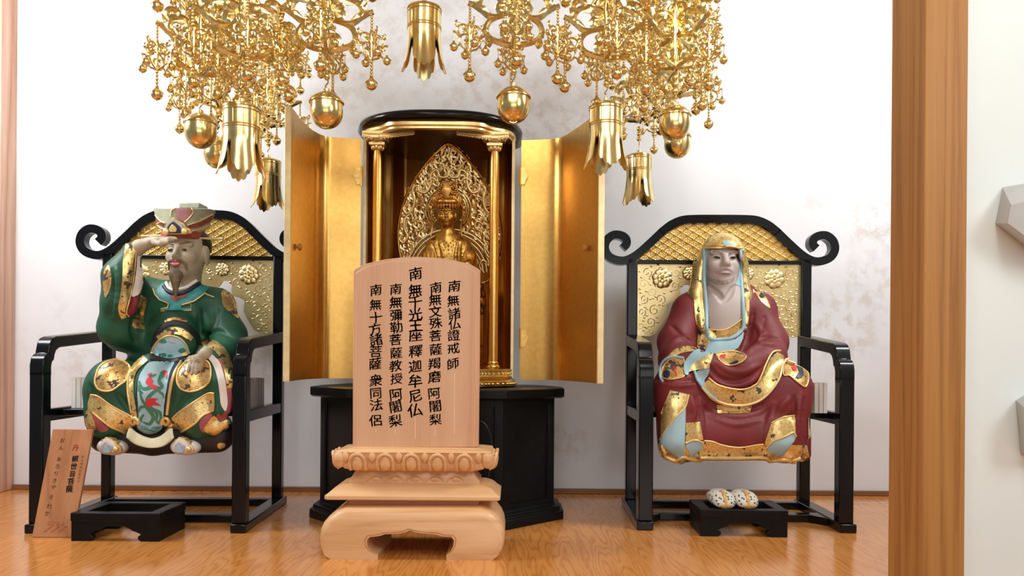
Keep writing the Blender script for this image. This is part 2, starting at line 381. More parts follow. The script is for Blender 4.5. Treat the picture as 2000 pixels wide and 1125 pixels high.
# ------------------------------------------------------------ throne chairs
CREST = [(150,235),(168,215),(165,188),(140,170),(100,168),(66,195),(56,238),(76,278),(118,299),(165,300),(220,272),(285,215),(345,157),(357,146),(400,113),(455,90),(520,84),
         (648,83),(776,84),(841,90),(896,113),(939,146),(951,157),(1011,215),(1076,272),(1131,300),(1178,299),(1220,278),(1240,238),(1230,195),(1196,168),(1156,170),(1131,188),(1128,215),(1146,235)]
PANEL_CUT = [(-430,695),(-350,695),(-320,680),(-290,635),(-262,585),(-268,530),(-240,512),(-205,505),(-195,475),(-200,450),(-175,425),(-150,425),(-130,455),(-60,470),
             (60,470),(130,455),(150,425),(175,425),(200,450),(195,475),(205,505),(240,512),(268,530),(262,585),(290,635),(320,680),(350,695),(430,695)]
def inside(p, poly):
    x, y = p; c = False; j = len(poly) - 1
    for i in range(len(poly)):
        xi, yi = poly[i]; xj, yj = poly[j]
        if (yi > y) != (yj > y) and x < (xj - xi) * (y - yi) / (yj - yi) + xi: c = not c
        j = i
    return c
def make_chair(label, loc, rz, W, D, PW):
    s = W / 0.705
    t = thing('throne_chair', label, 'chair', loc, rz, 'black lacquered throne chairs')
    L = lambda u, v: ((u - 648) * 0.000734 * s, 1.166 - 0.000734 * v)
    H = W / 2; yb = D - 0.022
    K = dict(world=False)
    for sx in (-1, 1):
        xo, xi = sx * H, sx * (H - PW); x0, x1 = min(xo, xi), max(xo, xi)
        b = MB(); b.box(x0, x1, 0.0, 0.047, 0.028, 0.515); b.build('front_leg', M['black'], t, bevel=0.004, **K)
        b = MB(); b.box(x0 + 0.004, x1 - 0.004, D - 0.042, D, 0.028, 0.955); b.build('back_post', M['black'], t, bevel=0.004, **K)
        outer = [(0,.50),(0,.535),(.006,.556),(.018,.568),(.030,.572),(.034,.585),(.040,.605),(.052,.620),(.075,.628),(D-.03,.662)]
        inner = [(D-.03,.622),(.095,.592),(.075,.582),(.066,.567),(.062,.550),(.052,.545),(.047,.53),(.047,.50)]
        b = MB(); b.prism(outer + inner, lambda a, c: (x0, a, c), lambda a, c: (x1, a, c)); b.build('armrest', M['black'], t, bevel=0.003, **K)
        b = MB(); b.box(x0 - 0.006 * (sx < 0), x1 + 0.006 * (sx > 0), -0.012, D + 0.012, 0.0, 0.029); b.build('runner', M['black'], t, bevel=0.004, **K)
        b = MB(); b.box(x0 + 0.006, x1 - 0.006, 0.045, D - 0.04, 0.352, 0.392); b.build('seat_rail', M['black'], t, bevel=0.003, **K)
    for y in (0.17, D - 0.035):
        b = MB(); b.box(-H + PW, H - PW, y - 0.022, y + 0.022, 0.001, 0.027)
        if y < 0.3:
            for sx in (-1, 1):
                b.prism([(sx*(H-PW), y-.075), (sx*(H-PW), y-.022), (sx*(H-PW-.05), y-.022)], lambda a, c: (a, c, .001), lambda a, c: (a, c, .027))
        b.build('base_bar', M['black'], t, bevel=0.003, **K)
    b = MB(); b.box(-H + PW, H - PW, 0.11, D - 0.05, 0.366, 0.386); b.build('seat', M['black'], t, bevel=0.003, **K)
    b = MB(); path = catmull([(*L(u, v), 0) for u, v in CREST], 5)
    path = [Vector((p.x, yb, p.y)) for p in path]
    q = 0.0158
    b.sweep(path, [(-q,-.02),(q,-.02),(q,.02),(-q,.02)], up=(0, 1, 0)); b.build('crest_rail', M['black'], t, bevel=0.003, **K)
    b = MB(); x0, z0 = L(190, 317); x1, z1 = L(1106, 297); b.box(x0, x1, yb - .016, yb + .016, z0, z1); b.build('cross_rail', M['black'], t, bevel=0.002, **K)
    # lattice field under the crest
    poly = [L(u, v) for u, v in [(205,302)] + CREST[11:24] + [(1091,302)]]
    b = MB(); b.prism(poly, lambda a, c: (a, yb - .004, c), lambda a, c: (a, yb + .008, c))
    dx, dz = 0.047, 0.0285; y0 = yb - .004
    zmin = min(p[1] for p in poly); 
    def bar(p, d, n, w, h):
        run = []
        for k in range(n + 1):
            a = (p[0] + d[0] * k, p[1] + d[1] * k)
            if inside(a, poly): run.append(Vector((a[0], y0, a[1])))
            else:
                if len(run) > 2: b.sweep(run[::len(run)-1], [(-w, 0), (0, h), (w, 0)], up=(0, -1, 0))
                run = []
        if len(run) > 2: b.sweep(run[::len(run)-1], [(-w, 0), (0, h), (w, 0)], up=(0, -1, 0))
    for k in range(-14, 15):
        for sg in (-1, 1):
            for off in (-0.0035, 0.0035):
                bar((k * dx + off, zmin - 0.002), (sg * dx / 40, dz / 40), 280, .0024, .004)
    for i in range(-9, 10):
        for j in range(0, 14):
            cx, cz = (i + 0.5 * (j % 2)) * dx, zmin - 0.002 + (j + 1) * dz / 2
            if not all(inside((cx + ax, cz + az), poly) for ax, az in ((.014, 0), (-.014, 0), (0, .009), (0, -.009))): continue
            for ax, az, an in ((.0065, 0, 0), (-.0065, 0, 0), (0, .0042, 1), (0, -.0042, 1)):
                b.ell((cx + ax, y0, cz + az), (.0055, .003, .0018) if not an else (.002, .003, .004), 8, 4)
    b.build('lattice_panel', M['leaf_gold'], t, **K)
    # lower panel with its lobed opening and flower relief
    cut = [(648 + a, v) for a, v in PANEL_CUT]
    poly = [L(u, v) for u, v in [(212, 318)] + cut + [(1084, 318)]]
    b = MB(); b.prism(poly, lambda a, c: (a, yb - .003, c), lambda a, c: (a, yb + .009, c)); y0 = yb - .003
    rnd = random.Random(5)
    def scroll(u, v, r, a0, turns, sg):
        pts = []
        for k in range(26):
            f = k / 25; a = a0 + sg * turns * 2 * PI * f; rr = r * (1 - 0.82 * f)
            x, z = L(u + rr * math.cos(a), v + rr * math.sin(a)); pts.append(Vector((x, y0, z)))
        if all(inside((p.x, p.z), poly) for p in pts): b.tube(pts, .0016, 6)
    def flower(u, v, r):
        for ring, n_, rr in ((1.0, 8, .42), (0.5, 6, .3)):
            for k in range(n_):
                a = 2 * PI * k / n_ + ring
                x, z = L(u + r * ring * .62 * math.cos(a), v + r * ring * .62 * math.sin(a))
                if inside((x, z), poly):
                    b.ell((x, y0, z), (r * rr * .00074 * 1.1, .0045 + .002 * (1 - ring), r * rr * .00074), 8, 5)
        x, z = L(u, v); b.ell((x, y0, z), (.006, .008, .006), 8, 5)
    for sg in (-1, 1):
        flower(648 + sg * 290, 392, 52); flower(648 + sg * 150, 365, 36)
        for (du, dv, r, a0, tn) in ((215,360,24,0,1.2),(225,430,26,1,1.3),(370,360,28,2,1.3),(385,420,26,3,1.2),(340,460,24,0,1.3),(300,500,28,2,1.3),(385,500,26,1,1.3),
                                    (330,560,30,4,1.3),(395,570,22,2,1.2),(350,620,28,1,1.3),(400,640,20,0,1.2),(370,672,18,3,1.2),(60,360,24,1,1.3),(300,345,18,1,1.2),(95,392,16,2,1.2)):
            scroll(648 + sg * du, dv, r, a0 if sg > 0 else PI - a0, tn, sg)
            for k in range(3):
                a = a0 + k * 2.1; x, z = L(648 + sg * (du + (r + 9) * math.cos(a)), dv + (r + 9) * math.sin(a))
                if inside((x, z), poly): b.ell((x, y0, z), (.0055, .003, .0035), 8, 4)
    b.build('flower_panel', M['leaf_gold'], t, **K)
    return t
CH_L = make_chair('black lacquered throne chair holding the green-robed statue', (-1.1955, 2.457, 0), 0.037, 0.682, 0.495, 0.044)
CH_R = make_chair('black lacquered throne chair holding the red-robed statue', (0.7785, 2.545, 0), -0.028, 0.708, 0.43, 0.048)

# sutra booklets on the seats
def booklets(chair, side, W, PW, ys, x_in, mats, names, group, across=None):
    """a row of upright booklets along one side of a seat; ys: list of (y, thickness, height)"""
    for (y, th, h), mk, nm in zip(ys, mats, names):
        loc = chair.matrix_basis @ Vector((side * (W / 2 - PW - x_in), y + th / 2, 0.3865))
        rz = chair.rotation_euler.z
        if across is not None: loc = chair.matrix_basis @ Vector((side * (W / 2 - PW - .003 - y - th / 2), across, 0.3865)); rz += PI / 2
        t = thing('booklet', nm, 'booklet', loc, rz, group)
        w = 0.022
        b = MB(); b.box(-w + .001, w - .0004, -th / 2 + .0013, th / 2 - .0013, 0.001, h - .0015) if side > 0 else b.box(-w + .0004, w - .001, -th / 2 + .0013, th / 2 - .0013, 0.001, h - .0015); b.build('pages', M['paper'], t, world=False)
        b = MB(); b.box(-w, w, -th / 2, -th / 2 + .0013, 0, h); b.box(-w, w, th / 2 - .0013, th / 2, 0, h)
        b.box(-side*w - .001 if side > 0 else w - .001, -side*w + .001 if side > 0 else w + .001, -th/2, th/2, 0, h)
        b.build('cover', M[mk], t, world=False)
bpy.context.view_layer.update()
def row(y0, ths, hs):
    out = []; y = y0
    for th, h in zip(ths, hs): out.append((y, th, h)); y += th + .0025
    return out
booklets(CH_L, 1, 0.682, 0.044, row(.132, [.030,.030,.026,.030,.026,.030,.034,.034], [.103,.102,.103,.102,.103,.101,.102,.101]), .030,
         ['dark_cover','paper','dark_cover','brown_paper','paper','grey_paper','dark_cover','grey_paper'],
         ['white booklet nearest the front leg under the right arm of the green statue chair'] +
         ['white booklet, %s from the front in the row beside the green-robed statue' % k for k in ('second','third')] +
         ['white booklet with brown cover in the row beside the green-robed statue', 'white booklet just behind the brown-covered one beside the green statue'] +
         ['grey-covered booklet, %s of three at the back of the green statue row' % k for k in ('first','middle','last')], 'booklets right of the green-robed statue')
booklets(CH_L, -1, 0.682, 0.044, row(.0, [.013,.014,.013], [.104,.104,.103]), .024, ['paper','paper','paper'],
         ['white booklet, %s of three left of the green-robed statue' % k for k in ('leftmost','middle','rightmost')], 'booklets left of the green-robed statue', .185)
booklets(CH_R, -1, 0.708, 0.048, row(.195, [.036,.036,.036,.036,.036], [.103,.102,.104,.102,.103]), .030, ['paper','brown_paper','paper','brown_paper','paper'],
         ['%s booklet, %s from the front in the row left of the red-robed statue' % (c, k) for c, k in zip(('white','brown-covered','white','brown-covered','white'), ('first','second','third','fourth','fifth'))],
         'booklets left of the red-robed statue')
booklets(CH_R, 1, 0.708, 0.048, row(.0, [.012,.013,.013,.013], [.104,.104,.103,.104]), .024, ['paper','paper','paper','green_paper'],
         ['white booklet, %s from the armrest in the row right of the red-robed statue' % k for k in ('first','second','third')] + ['green-covered booklet right of the red-robed statue'], 'booklets right of the red-robed statue', .125)

# ------------------------------------------------------------ black footstools
def make_stool(label, c0, c1, W, D, Hh):
    t = thing('footstool', label, 'footstool', c0, c1, 'black footstools'); K = dict(world=False)
    h = W / 2
    b = MB(); fw = .030
    b.box(-h, h, 0, fw, Hh-.026, Hh); b.box(-h, h, D-fw, D, Hh-.026, Hh); b.box(-h, -h+fw+.008, fw, D-fw, Hh-.026, Hh); b.box(h-fw-.008, h, fw, D-fw, Hh-.026, Hh)
    b.build('top_frame', M['matte_black'], t, bevel=.0025, **K)
    def cutout(hw):
        a = [(-hw,0),(-hw+.056,0),(-hw+.064,.005),(-hw+.067,.012),(-hw+.062,.018),(-hw+.056,.021),(-hw+.066,.026),(-hw+.082,.032),(-hw+.094,.040),(-hw+.11,.046)]
        a = [(x, z) for x, z in a if x < -0.004]
        return a + [(-x, z) for x, z in reversed(a)] + [(hw, Hh-.024), (-hw, Hh-.024)]
    for y0 in (.002, D - .022):
        b = MB(); b.prism(cutout(h - .002), lambda a, c: (a, y0, c), lambda a, c: (a, y0 + .02, c)); b.build('apron', M['matte_black'], t, bevel=.002, **K)
    for x0 in (-h + .002, h - .022):
        b = MB(); b.box(x0, x0 + .02, .022, D - .022, 0.0, Hh - .024); b.build('side_board', M['matte_black'], t, bevel=.002, **K)
    return t
c = P(224, 1058, 2.34); ST_L = make_stool('black footstool in front of the green-robed statue, empty and hollow topped', (c.x, 2.34, 0), 0.0, .273, .19, .0865)
c = P(1453.5, 1049, 2.46); ST_R = make_stool('black footstool in front of the red-robed statue with slippers on it', (c.x, 2.46, 0), -0.03, .281, .18, .0870)

# ------------------------------------------------------------ slippers
def slip_mat():
    m, nt, b = new_mat('dotted_white_slipper')
    vo = N(nt, 'ShaderNodeTexVoronoi'); vo.inputs['Scale'].default_value = 95; nt.links.new(coords(nt, (1, .7, 1)), vo.inputs['Vector'])
    r = ramp(nt, [(0.27, (0.03, 0.03, 0.03)), (0.34, (0.60, 0.58, 0.48))]); nt.links.new(vo.outputs['Distance'], r.inputs[0])
    nt.links.new(r.outputs[0], b.inputs['Base Color']); b.inputs['Roughness'].default_value = .55
    return m
M['slipper'] = slip_mat(); M['orange'] = simple('ochre_orange_paint', (0.62, 0.32, 0.07), 0.4); M['lilac'] = simple('lilac_lining', (0.46, 0.38, 0.38), 0.55)
def slipper(px, label):
    Y0 = 2.475; c = P(px, 990, Y0); z0 = 0.0875; Ls = .135
    t = thing('slipper', label, 'slipper', (c.x, Y0, z0), 0.0, 'slippers on the footstool'); K = dict(world=False)
    def ring(y, w, h, lift=0.0):
        return [Vector((w * math.copysign(abs(math.cos(a))**.8, math.cos(a)), y, h/2 + lift + h/2 * math.copysign(abs(math.sin(a))**.8, math.sin(a)))) for a in [2*PI*k/20 for k in range(20)]]
    b = MB(); b.loft([ring(0,.008,.010,.004), ring(.003,.026,.022), ring(.012,.034,.033), ring(.03,.039,.044), ring(.055,.040,.049), ring(.085,.038,.047), ring(.12,.035,.041), ring(.137,.030,.035)])
    b.build('upper', M['slipper'], t, smooth=60, **K)
    pts = [(0, .0, .0115), (0, .0115, .0342), (0, .030, .0452), (0, .055, .0502)]
    b = MB(); b.sweep(catmull(pts, 5), [(-.0045,-.002),(-.0045,.0015),(.0045,.0015),(.0045,-.002)], up=(0, -.7, .7)); b.build('seam_band', M['orange'], t, **K)
    b = MB(); b.ell((0, .008, .0085), (.029, .0095, .0085), 16, 8); b.build('toe_cap', M['orange'], t, smooth=60, **K)
    b = MB(); b.ell((0, .095, .0425), (.028, .035, .0075), 16, 8); b.build('lining', M['lilac'], t, smooth=60, **K)
    return t
slipper(1418, 'white slipper with black dots and ochre seam, the left one of the pair')
slipper(1463, 'white slipper with black dots and ochre seam, the right one of the pair')

# ------------------------------------------------------------ leaning plaque with writing
def glyph_mesh(ch, bold=0.02):
    cu = bpy.data.curves.new('g', 'FONT'); cu.body = ch; cu.size = 1.0; cu.align_x = 'CENTER'; cu.resolution_u = 3
    o = bpy.data.objects.new('g', cu); col.objects.link(o)
    dg = bpy.context.evaluated_depsgraph_get(); me = bpy.data.meshes.new_from_object(o.evaluated_get(dg))
    vs = [(v.co.x, v.co.y) for v in me.vertices]; fs = [tuple(p.vertices) for p in me.polygons]
    bpy.data.objects.remove(o); bpy.data.curves.remove(cu); bpy.data.meshes.remove(me)
    if vs:
        xs = [v[0] for v in vs]; ys = [v[1] for v in vs]; cx, cy = (min(xs)+max(xs))/2, (min(ys)+max(ys))/2
        vs = [(x - cx, y - cy) for x, y in vs]
    return vs, fs
def writing(b, chars, place, size, rnd, shear=0.0, wide=1.0, bold=0.02, rot=0.05):
    """place(i) -> function (x, y) in metres around a character's centre -> point"""
    for i, ch in enumerate(chars):
        vs, fs = glyph_mesh(ch, bold); f = place(i); a = rnd.uniform(-rot, rot) + 0.06; k = size * rnd.uniform(.95, 1.06)
        ca, sa = math.cos(a), math.sin(a)
        for ox, oy in ((0, 0),) if bold < .01 else ((-bold, -bold*.5), (bold, bold*.5), (-bold, bold*.5), (bold, -bold*.5)):
            b.add([f((x2 * ca - y2 * sa) * k, (x2 * sa + y2 * ca) * k) for x2, y2 in [((x + ox + .025*math.sin(5*y + i)) * wide, y + oy + shear * (x + ox) + .02*math.sin(6*x + 2*i)) for x, y in vs]], fs)
rnd = random.Random(3)
bl, br = P(62, 1050, 2.383), P(142, 1049, 2.383); bl.z = br.z = 0.001
tl = P(103, 838, 2.435); tr = tl + (br - bl); 
nrm = (br - bl).cross(tl - bl).normalized()
if nrm.y > 0: nrm = -nrm
t = thing('wooden_plaque', 'brown wooden board with brush writing leaning on the left chair leg', 'plaque', (bl + br) / 2)
b = MB(); fr = [bl, br, tr, tl]; b.loft([[p for p in fr], [p - nrm * .010 for p in fr]]); b.build('board', M['plaque'], t, bevel=.0015)
def on_board(fx, fz):
    c = bl + (br - bl) * fx + (tl - bl) * fz + nrm * .0006; ex = (br - bl).normalized(); ez = (tl - bl).normalized()
    return lambda x, y: c + ex * x + ez * y
L1 = [('お',.30,.895),('ん',.30,.825),('あ',.30,.72),('ろ',.30,.65),('り',.30,.585),('き',.30,.52),('や',.30,.46),('そ',.29,.365),('わ',.28,.285),('か',.27,.22)]
b = MB(); writing(b, [q[0] for q in L1], lambda i: on_board(L1[i][1], L1[i][2]), .0165, rnd, bold=.005); b.build('chant_line', M['ink'], t, smooth=0)
L2 = [('観',.70,.725),('世',.70,.655),('音',.70,.585),('菩',.70,.515),('薩',.70,.445)]
b = MB(); writing(b, [q[0] for q in L2], lambda i: on_board(L2[i][1], L2[i][2]), .022, rnd, bold=.025, rot=.02)
L3 = [(c_, .88, .745 - .033 * i) for i, c_ in enumerate('かんぜおんぼさつ')]
writing(b, [q[0] for q in L3], lambda i: on_board(L3[i][1], L3[i][2]), .0085, rnd, bold=.005); b.build('title_line', M['ink'], t, smooth=0)
b = MB(); writing(b, ['丹'], lambda i: on_board(.66, .825), .021, rnd, bold=.01)
for i in range(9): writing(b, ['一'], lambda q: on_board(.30 + .06 * i, .055 + .02 * (i % 3)), .013, rnd, rot=.5)
for i in range(4): writing(b, ['二'], lambda q: on_board(.36 + .11 * i, .125), .011, rnd, rot=.3)
b.build('red_marks', M['red_ink'], t, smooth=0)

# ------------------------------------------------------------ big memorial tablet on its lotus stand
YT = 2.262
t = thing('memorial_tablet', 'large pale cypress tablet with five columns of brush writing on a tiered lotus stand', 'tablet', (P(803, 1090, 2.25).x, 2.28, 0))
def tab(u, v, Y=YT): return P(580 + u / 1.757, 480 + v / 1.757, Y)
outl = [(190,692),(191,400),(193,90),(193,86)] + [(198,79),(230,62),(300,46),(360,39),(411,37),(460,39),(520,45),(592,61),(622,78)] + [(628,84),(628,90),(626,400),(623,692)]
b = MB()
def sl(Y, inset):
    cx, cz = tab(409, 380, YT).x, tab(409, 380, YT).z; r = []
    for u, v in outl:
        p = tab(u, v, YT); p.y = Y
        p.x += -math.copysign(inset, p.x - cx) if abs(p.x - cx) > .15 else 0
        if p.z > cz + .1: p.z -= inset
        r.append(p)
    return r
b.loft([sl(YT + .004, .0), sl(YT + .032, 0)]); b.loft([sl(YT, .009), sl(YT + .006, .006)])
b.build('board', M['tablet'], t, bevel=.002)
cols = [(595, '南無諸仏證戒師', [198,280,352,412,475,548,635]), (490, '南無文殊菩薩羯磨阿闍梨', [208,275,342,407,478,555,635,710,803,875,950]),
        (378, '南無千光王座釋迦牟尼仏', [128,222,288,357,420,475,565,650,733,818,897]), (268, '南無彌勒菩薩教授阿闍梨', [215,290,362,430,500,575,647,720,810,878,957]),
        (155, '南無十方諸菩薩衆同法侶', [220,303,375,440,500,566,635,730,803,868,955])]
for u, s_, vs in cols:
    b = MB()
    def pl(i, u=u, vs=vs):
        c = P(680 + (u + rnd.uniform(-4, 4)) / 2.885, 490 + vs[i] / 2.885, YT - .0007)
        return lambda x, y: Vector((c.x + x, c.y, c.z + y))
    writing(b, s_, pl, .0405 if u == 378 else .0360, rnd, shear=.10, wide=1.08, bold=.0125, rot=.06); b.build('inscription_column', M['ink'], t, smooth=0)
M['streak'] = simple('pale_drip', (0.80, 0.55, 0.36), 0.5)
for u, v0, v1 in ((378, 935, 1060), (600, 690, 1030), (490, 985, 1040), (265, 1000, 1035), (157, 1000, 1020)):
    b = MB(); p, q = P(680 + u/2.885, 490 + v0/2.885, YT), P(680 + u/2.885, 490 + v1/2.885, YT); b.box(p.x-.0012, p.x+.0012, YT-.0004, YT+.001, q.z, p.z); b.build('pale_streak', M['streak'], t)
# stand: pixel rows -> heights at the front plane of each tier
def tier_rect(x0, x1, y0, y1, z, r=.006, n=3):
    pts = []
    for cx, cy, a0 in ((x1-r, y1-r, 0), (x0+r, y1-r, PI/2), (x0+r, y0+r, PI), (x1-r, y0+r, 1.5*PI)):
        for k in range(n + 1):
            a = a0 + PI/2*k/n; pts.append(Vector((cx + r*math.cos(a), cy + r*math.sin(a), z)))
    return pts
XC = P(811, 920, 2.25).x
def zz(y, Y, x=810): return P(x, y, Y).z
zA, zB, zC, zD, zE, zF, zG = zz(874,2.262), zz(884,2.205), zz(921,2.22), zz(941,2.24), zz(978,2.185), zz(1002,2.225), 0.0
YC = 2.285
def ring(hw, hd, z, r=.006): return tier_rect(XC - hw, XC + hw, YC - hd, YC + hd, z, r)
# upper lotus
b = MB(); b.loft([ring(.168,.062,zC), ring(.200,.072,zC+.008), ring(.214,.078,zC+.022), ring(.221,.081,zC+.045), ring(.222,.081,zB-.004), ring(.226,.084,zB), ring(.222,.08,zB+.004), ring(.19,.06,zA+.001)])
def petal(cx, zt, w, h, y, dirv=(0, -1)):
    ex = Vector((-dirv[1], dirv[0], 0)); n_ = Vector((dirv[0], dirv[1], 0))
    rim = []
    for k in range(17):
        a = PI * k / 16; rim.append(Vector((cx, y, 0)) + ex * (w * math.cos(a)) * (-1) + Vector((0, 0, zt - .004 - h + h * math.sin(a)**.7)) + n_ * (.010 + .010 * math.sin(a)))
    base_l = rim[0] - Vector((0, 0, h * .25)) - n_ * .012; base_r = rim[-1] - Vector((0, 0, h * .25)) - n_ * .012
    b.tube([base_l] + rim + [base_r], .0055, 8)
    R = Matrix((ex, n_, Vector((0, 0, 1)))).transposed()
    b.ell(Vector((cx, y, zt - h * .72)) + n_ * .004, (w * .92, .020, h * .74), 16, 10, R)
for u in (325, 485, 635, 785, 940): petal(P(590 + u/2.961, 900, 2.205).x, zB, .0215, .036, YC - .080)
for u in (250, 405, 560, 710, 862, 1020): 
    x = P(590 + u/2.961, 900, 2.205).x; b.ell((x, YC - .079, zB - .014), (.011, .009, .018), 10, 6)
for sx in (-1, 1):
    for dy in (-.04, .0, .04): petal(XC + sx * .219, zB, .017, .036, YC + dy, (sx, 0))
    b.ell((XC + sx*.213, YC - .073, zB - .020), (.020, .018, .026), 12, 8)
b.build('lotus_tier', M['hinoki'], t, smooth=50)
# inverted lotus
b = MB(); b.loft([ring(.190,.062,zD-.004), ring(.190,.062,zD+.006), ring(.182,.058,zD+.016), ring(.170,.052,zC+.006)])
for u in (430, 540, 655, 770, 890):
    x = P(590 + u/2.961, 930, 2.23).x
    for sx in (-1, 1):
        pts = [(x + sx*.026, YC-.0625, zD+.004), (x + sx*.020, YC-.061, zD+.012), (x + sx*.010, YC-.059, zD+.018), (x, YC-.058, zD+.021)]
        b.tube(catmull(pts, 4), .0022, 6)
    b.ell((x, YC-.060, zD+.009), (.016,.0035,.008), 10, 6)
b.build('lower_lotus', M['hinoki'], t, smooth=50)
# sloping slab
b = MB(); b.loft([ring(.245,.098,zE), ring(.2505,.1015,zE+.003), ring(.2505,.1015,zE+.012), ring(.243,.096,zE+.017), ring(.225,.084,zD-.012), ring(.205,.070,zD-.004), ring(.19,.06,zD-.002)])
b.build('slab', M['hinoki'], t, bevel=.001)
# carved neck
def key_mat():
    m = wood('carved_key_pattern', (0.46, 0.20, 0.085), (0.54, 0.25, 0.11), (0.6, 0.30, 0.14), 'X', .5, 12)
    nt = m.node_tree; bs = nt.nodes['Principled BSDF']
    br_ = N(nt, 'ShaderNodeTexBrick'); br_.inputs['Scale'].default_value = 60; br_.inputs['Mortar Size'].default_value = .035
    nt.links.new(coords(nt, (1, 1, 1), (PI/2, 0, 0)), br_.inputs['Vector'])
    mp = [n_ for n_ in nt.nodes if n_.type == 'MAPPING'][-1]; mp.inputs['Rotation'].default_value = (PI/2, PI/4, 0)
    bump(nt, bs, br_.outputs['Fac'], .8, .002); return m
b = MB(); b.loft([ring(.188,.064,zF-.003,.003), ring(.188,.064,zE+.002,.003)]); b.build('carved_neck', key_mat(), t)
# foot with a cusped opening
Yf = 2.156
def foot_pt(u, v, Y=Yf): 
    p = P(590 + u/2.961, 730 + v/2.961, Yf); p.y = Y; return p
outer = [(150,1076),(118,1050),(100,1000),(93,955),(100,905),(118,865),(150,828),(190,800),(240,785),(1030,785),(1080,800),(1120,828),(1148,865),(1165,905),(1172,955),(1164,1005),(1146,1050),(1112,1076)]
open_ = [(834,1077),(834,1048),(858,1030),(874,1000),(878,965),(862,942),(830,942),(800,938),(770,928),(700,925),(655,918),(626,905),(597,918),(550,925),(480,928),(450,938),(420,942),(392,944),(374,965),(378,1000),(398,1030),(438,1048),(438,1077)]
b = MB(); rings = []
cx = foot_pt(633, 900).x
for dy, ins in ((0,.020),(.004,.012),(.011,.005),(.022,0),(.225,0),(.236,.005),(.243,.012),(.247,.02)):
    r = []
    for u, v in outer:
        p = foot_pt(u, v, Yf + dy); k = 1 if v < 1000 else .35
        p.z -= ins * .9 if v < 870 else 0; p.x -= math.copysign(ins * k * .8, p.x - cx) if abs(p.x - cx) > .19 else 0
        p.z = max(p.z, 0.0); 
        if v > 1070: p.z = 0.0
        r.append(p)
    for u, v in open_:
        p = foot_pt(u, v, Yf + dy)
        if v > 1070: p.z = 0.0
        r.append(p)
    rings.append(r)
b.loft(rings); b.build('foot', M['hinoki'], t, smooth=40)
b = MB(); b.tube([foot_pt(u + (12 if u > 626 else -12), v - 9, Yf - .0005) for u, v in open_[1:-1]], .0013, 5); b.build('groove_line', M['plaque'], t)

# ------------------------------------------------------------ thin cable by the stand
b = MB(); b.tube(catmull([P(930, 822, 2.44), P(945, 826, 2.44), P(956, 845, 2.44), P(960, 870, 2.44), P(958, 905, 2.44), P(950, 960, 2.44), Vector((P(946, 1000, 2.44).x, 2.44, .004)), Vector((P(930, 1010, 2.44).x, 2.47, .004))], 6), .0022, 6)
tag(b.build('cable', M['cable'], None, smooth=60), 'thin black cable looping behind the right edge of the wooden tablet', 'cable')

# ------------------------------------------------------------ black octagonal table
OCT = [(-.548,2.53),(-.016,2.53),(.186,2.715),(.186,2.86),(.09,3.04),(-.65,3.04),(-.7125,2.86),(-.7125,2.715)]
TC = (-.265, 2.78)
def octo(off, z):
    r = []
    for i in range(8):
        p0, p1, p2 = Vector(OCT[i-1]), Vector(OCT[i]), Vector(OCT[(i+1) % 8])
        d1, d2 = (p1-p0).normalized(), (p2-p1).normalized(); n1, n2 = Vector((d1.y,-d1.x)), Vector((d2.y,-d2.x))
        m = (n1+n2).normalized(); q = p1 + m * (off / max(.3, m.dot(n1))); r.append(Vector((q.x, q.y, z)))
    return r
t = thing('altar_table', 'black eight-sided altar table under the gilded shrine', 'table', (TC[0], TC[1], 0))
b = MB(); b.loft([octo(-.008,.428), octo(0,.434), octo(0,.4605), octo(-.002,.4625)]); b.build('table_top', M['matte_black'], t, bevel=.002)
b = MB(); b.loft([octo(-.042,.052), octo(-.042,.430)]); b.build('body', M['matte_black'], t)
b = MB(); b.loft([octo(0,0), octo(0,.030), octo(-.012,.034), octo(-.012,.046), octo(-.03,.050), octo(-.03,.056)]); b.build('plinth', M['matte_black'], t, bevel=.0015)
o1, o2 = octo(-.034, 0), octo(-.042, 0)
for i in range(8):
    p, d1, d2 = o1[i], (o1[i-1]-o1[i]).normalized(), (o1[(i+1)%8]-o1[i]).normalized()
    w = .028; pts = [p, p + d2*w, p + d2*w + (o2[i]-p)*1.0, o2[i] + (o2[i]-p)*.3, p + d1*w + (o2[i]-p)*1.0, p + d1*w]
    b = MB(); b.loft([[Vector((q.x,q.y,.054)) for q in pts], [Vector((q.x,q.y,.429)) for q in pts]]); b.build('corner_post', M['matte_black'], t, bevel=.0012)
    a, c = o1[i], o1[(i+1)%8]; d = (c-a).normalized(); n_ = Vector((d.y,-d.x,0))
    for z0, z1, nm in ((.054,.074,'lower_rail'),(.405,.429,'upper_rail')):
        q = [a + d*w, c - d*w, c - d*w - n_*.012, a + d*w - n_*.012]
        b = MB(); b.loft([[Vector((k.x,k.y,z0)) for k in q], [Vector((k.x,k.y,z1)) for k in q]]); b.build(nm, M['matte_black'], t)
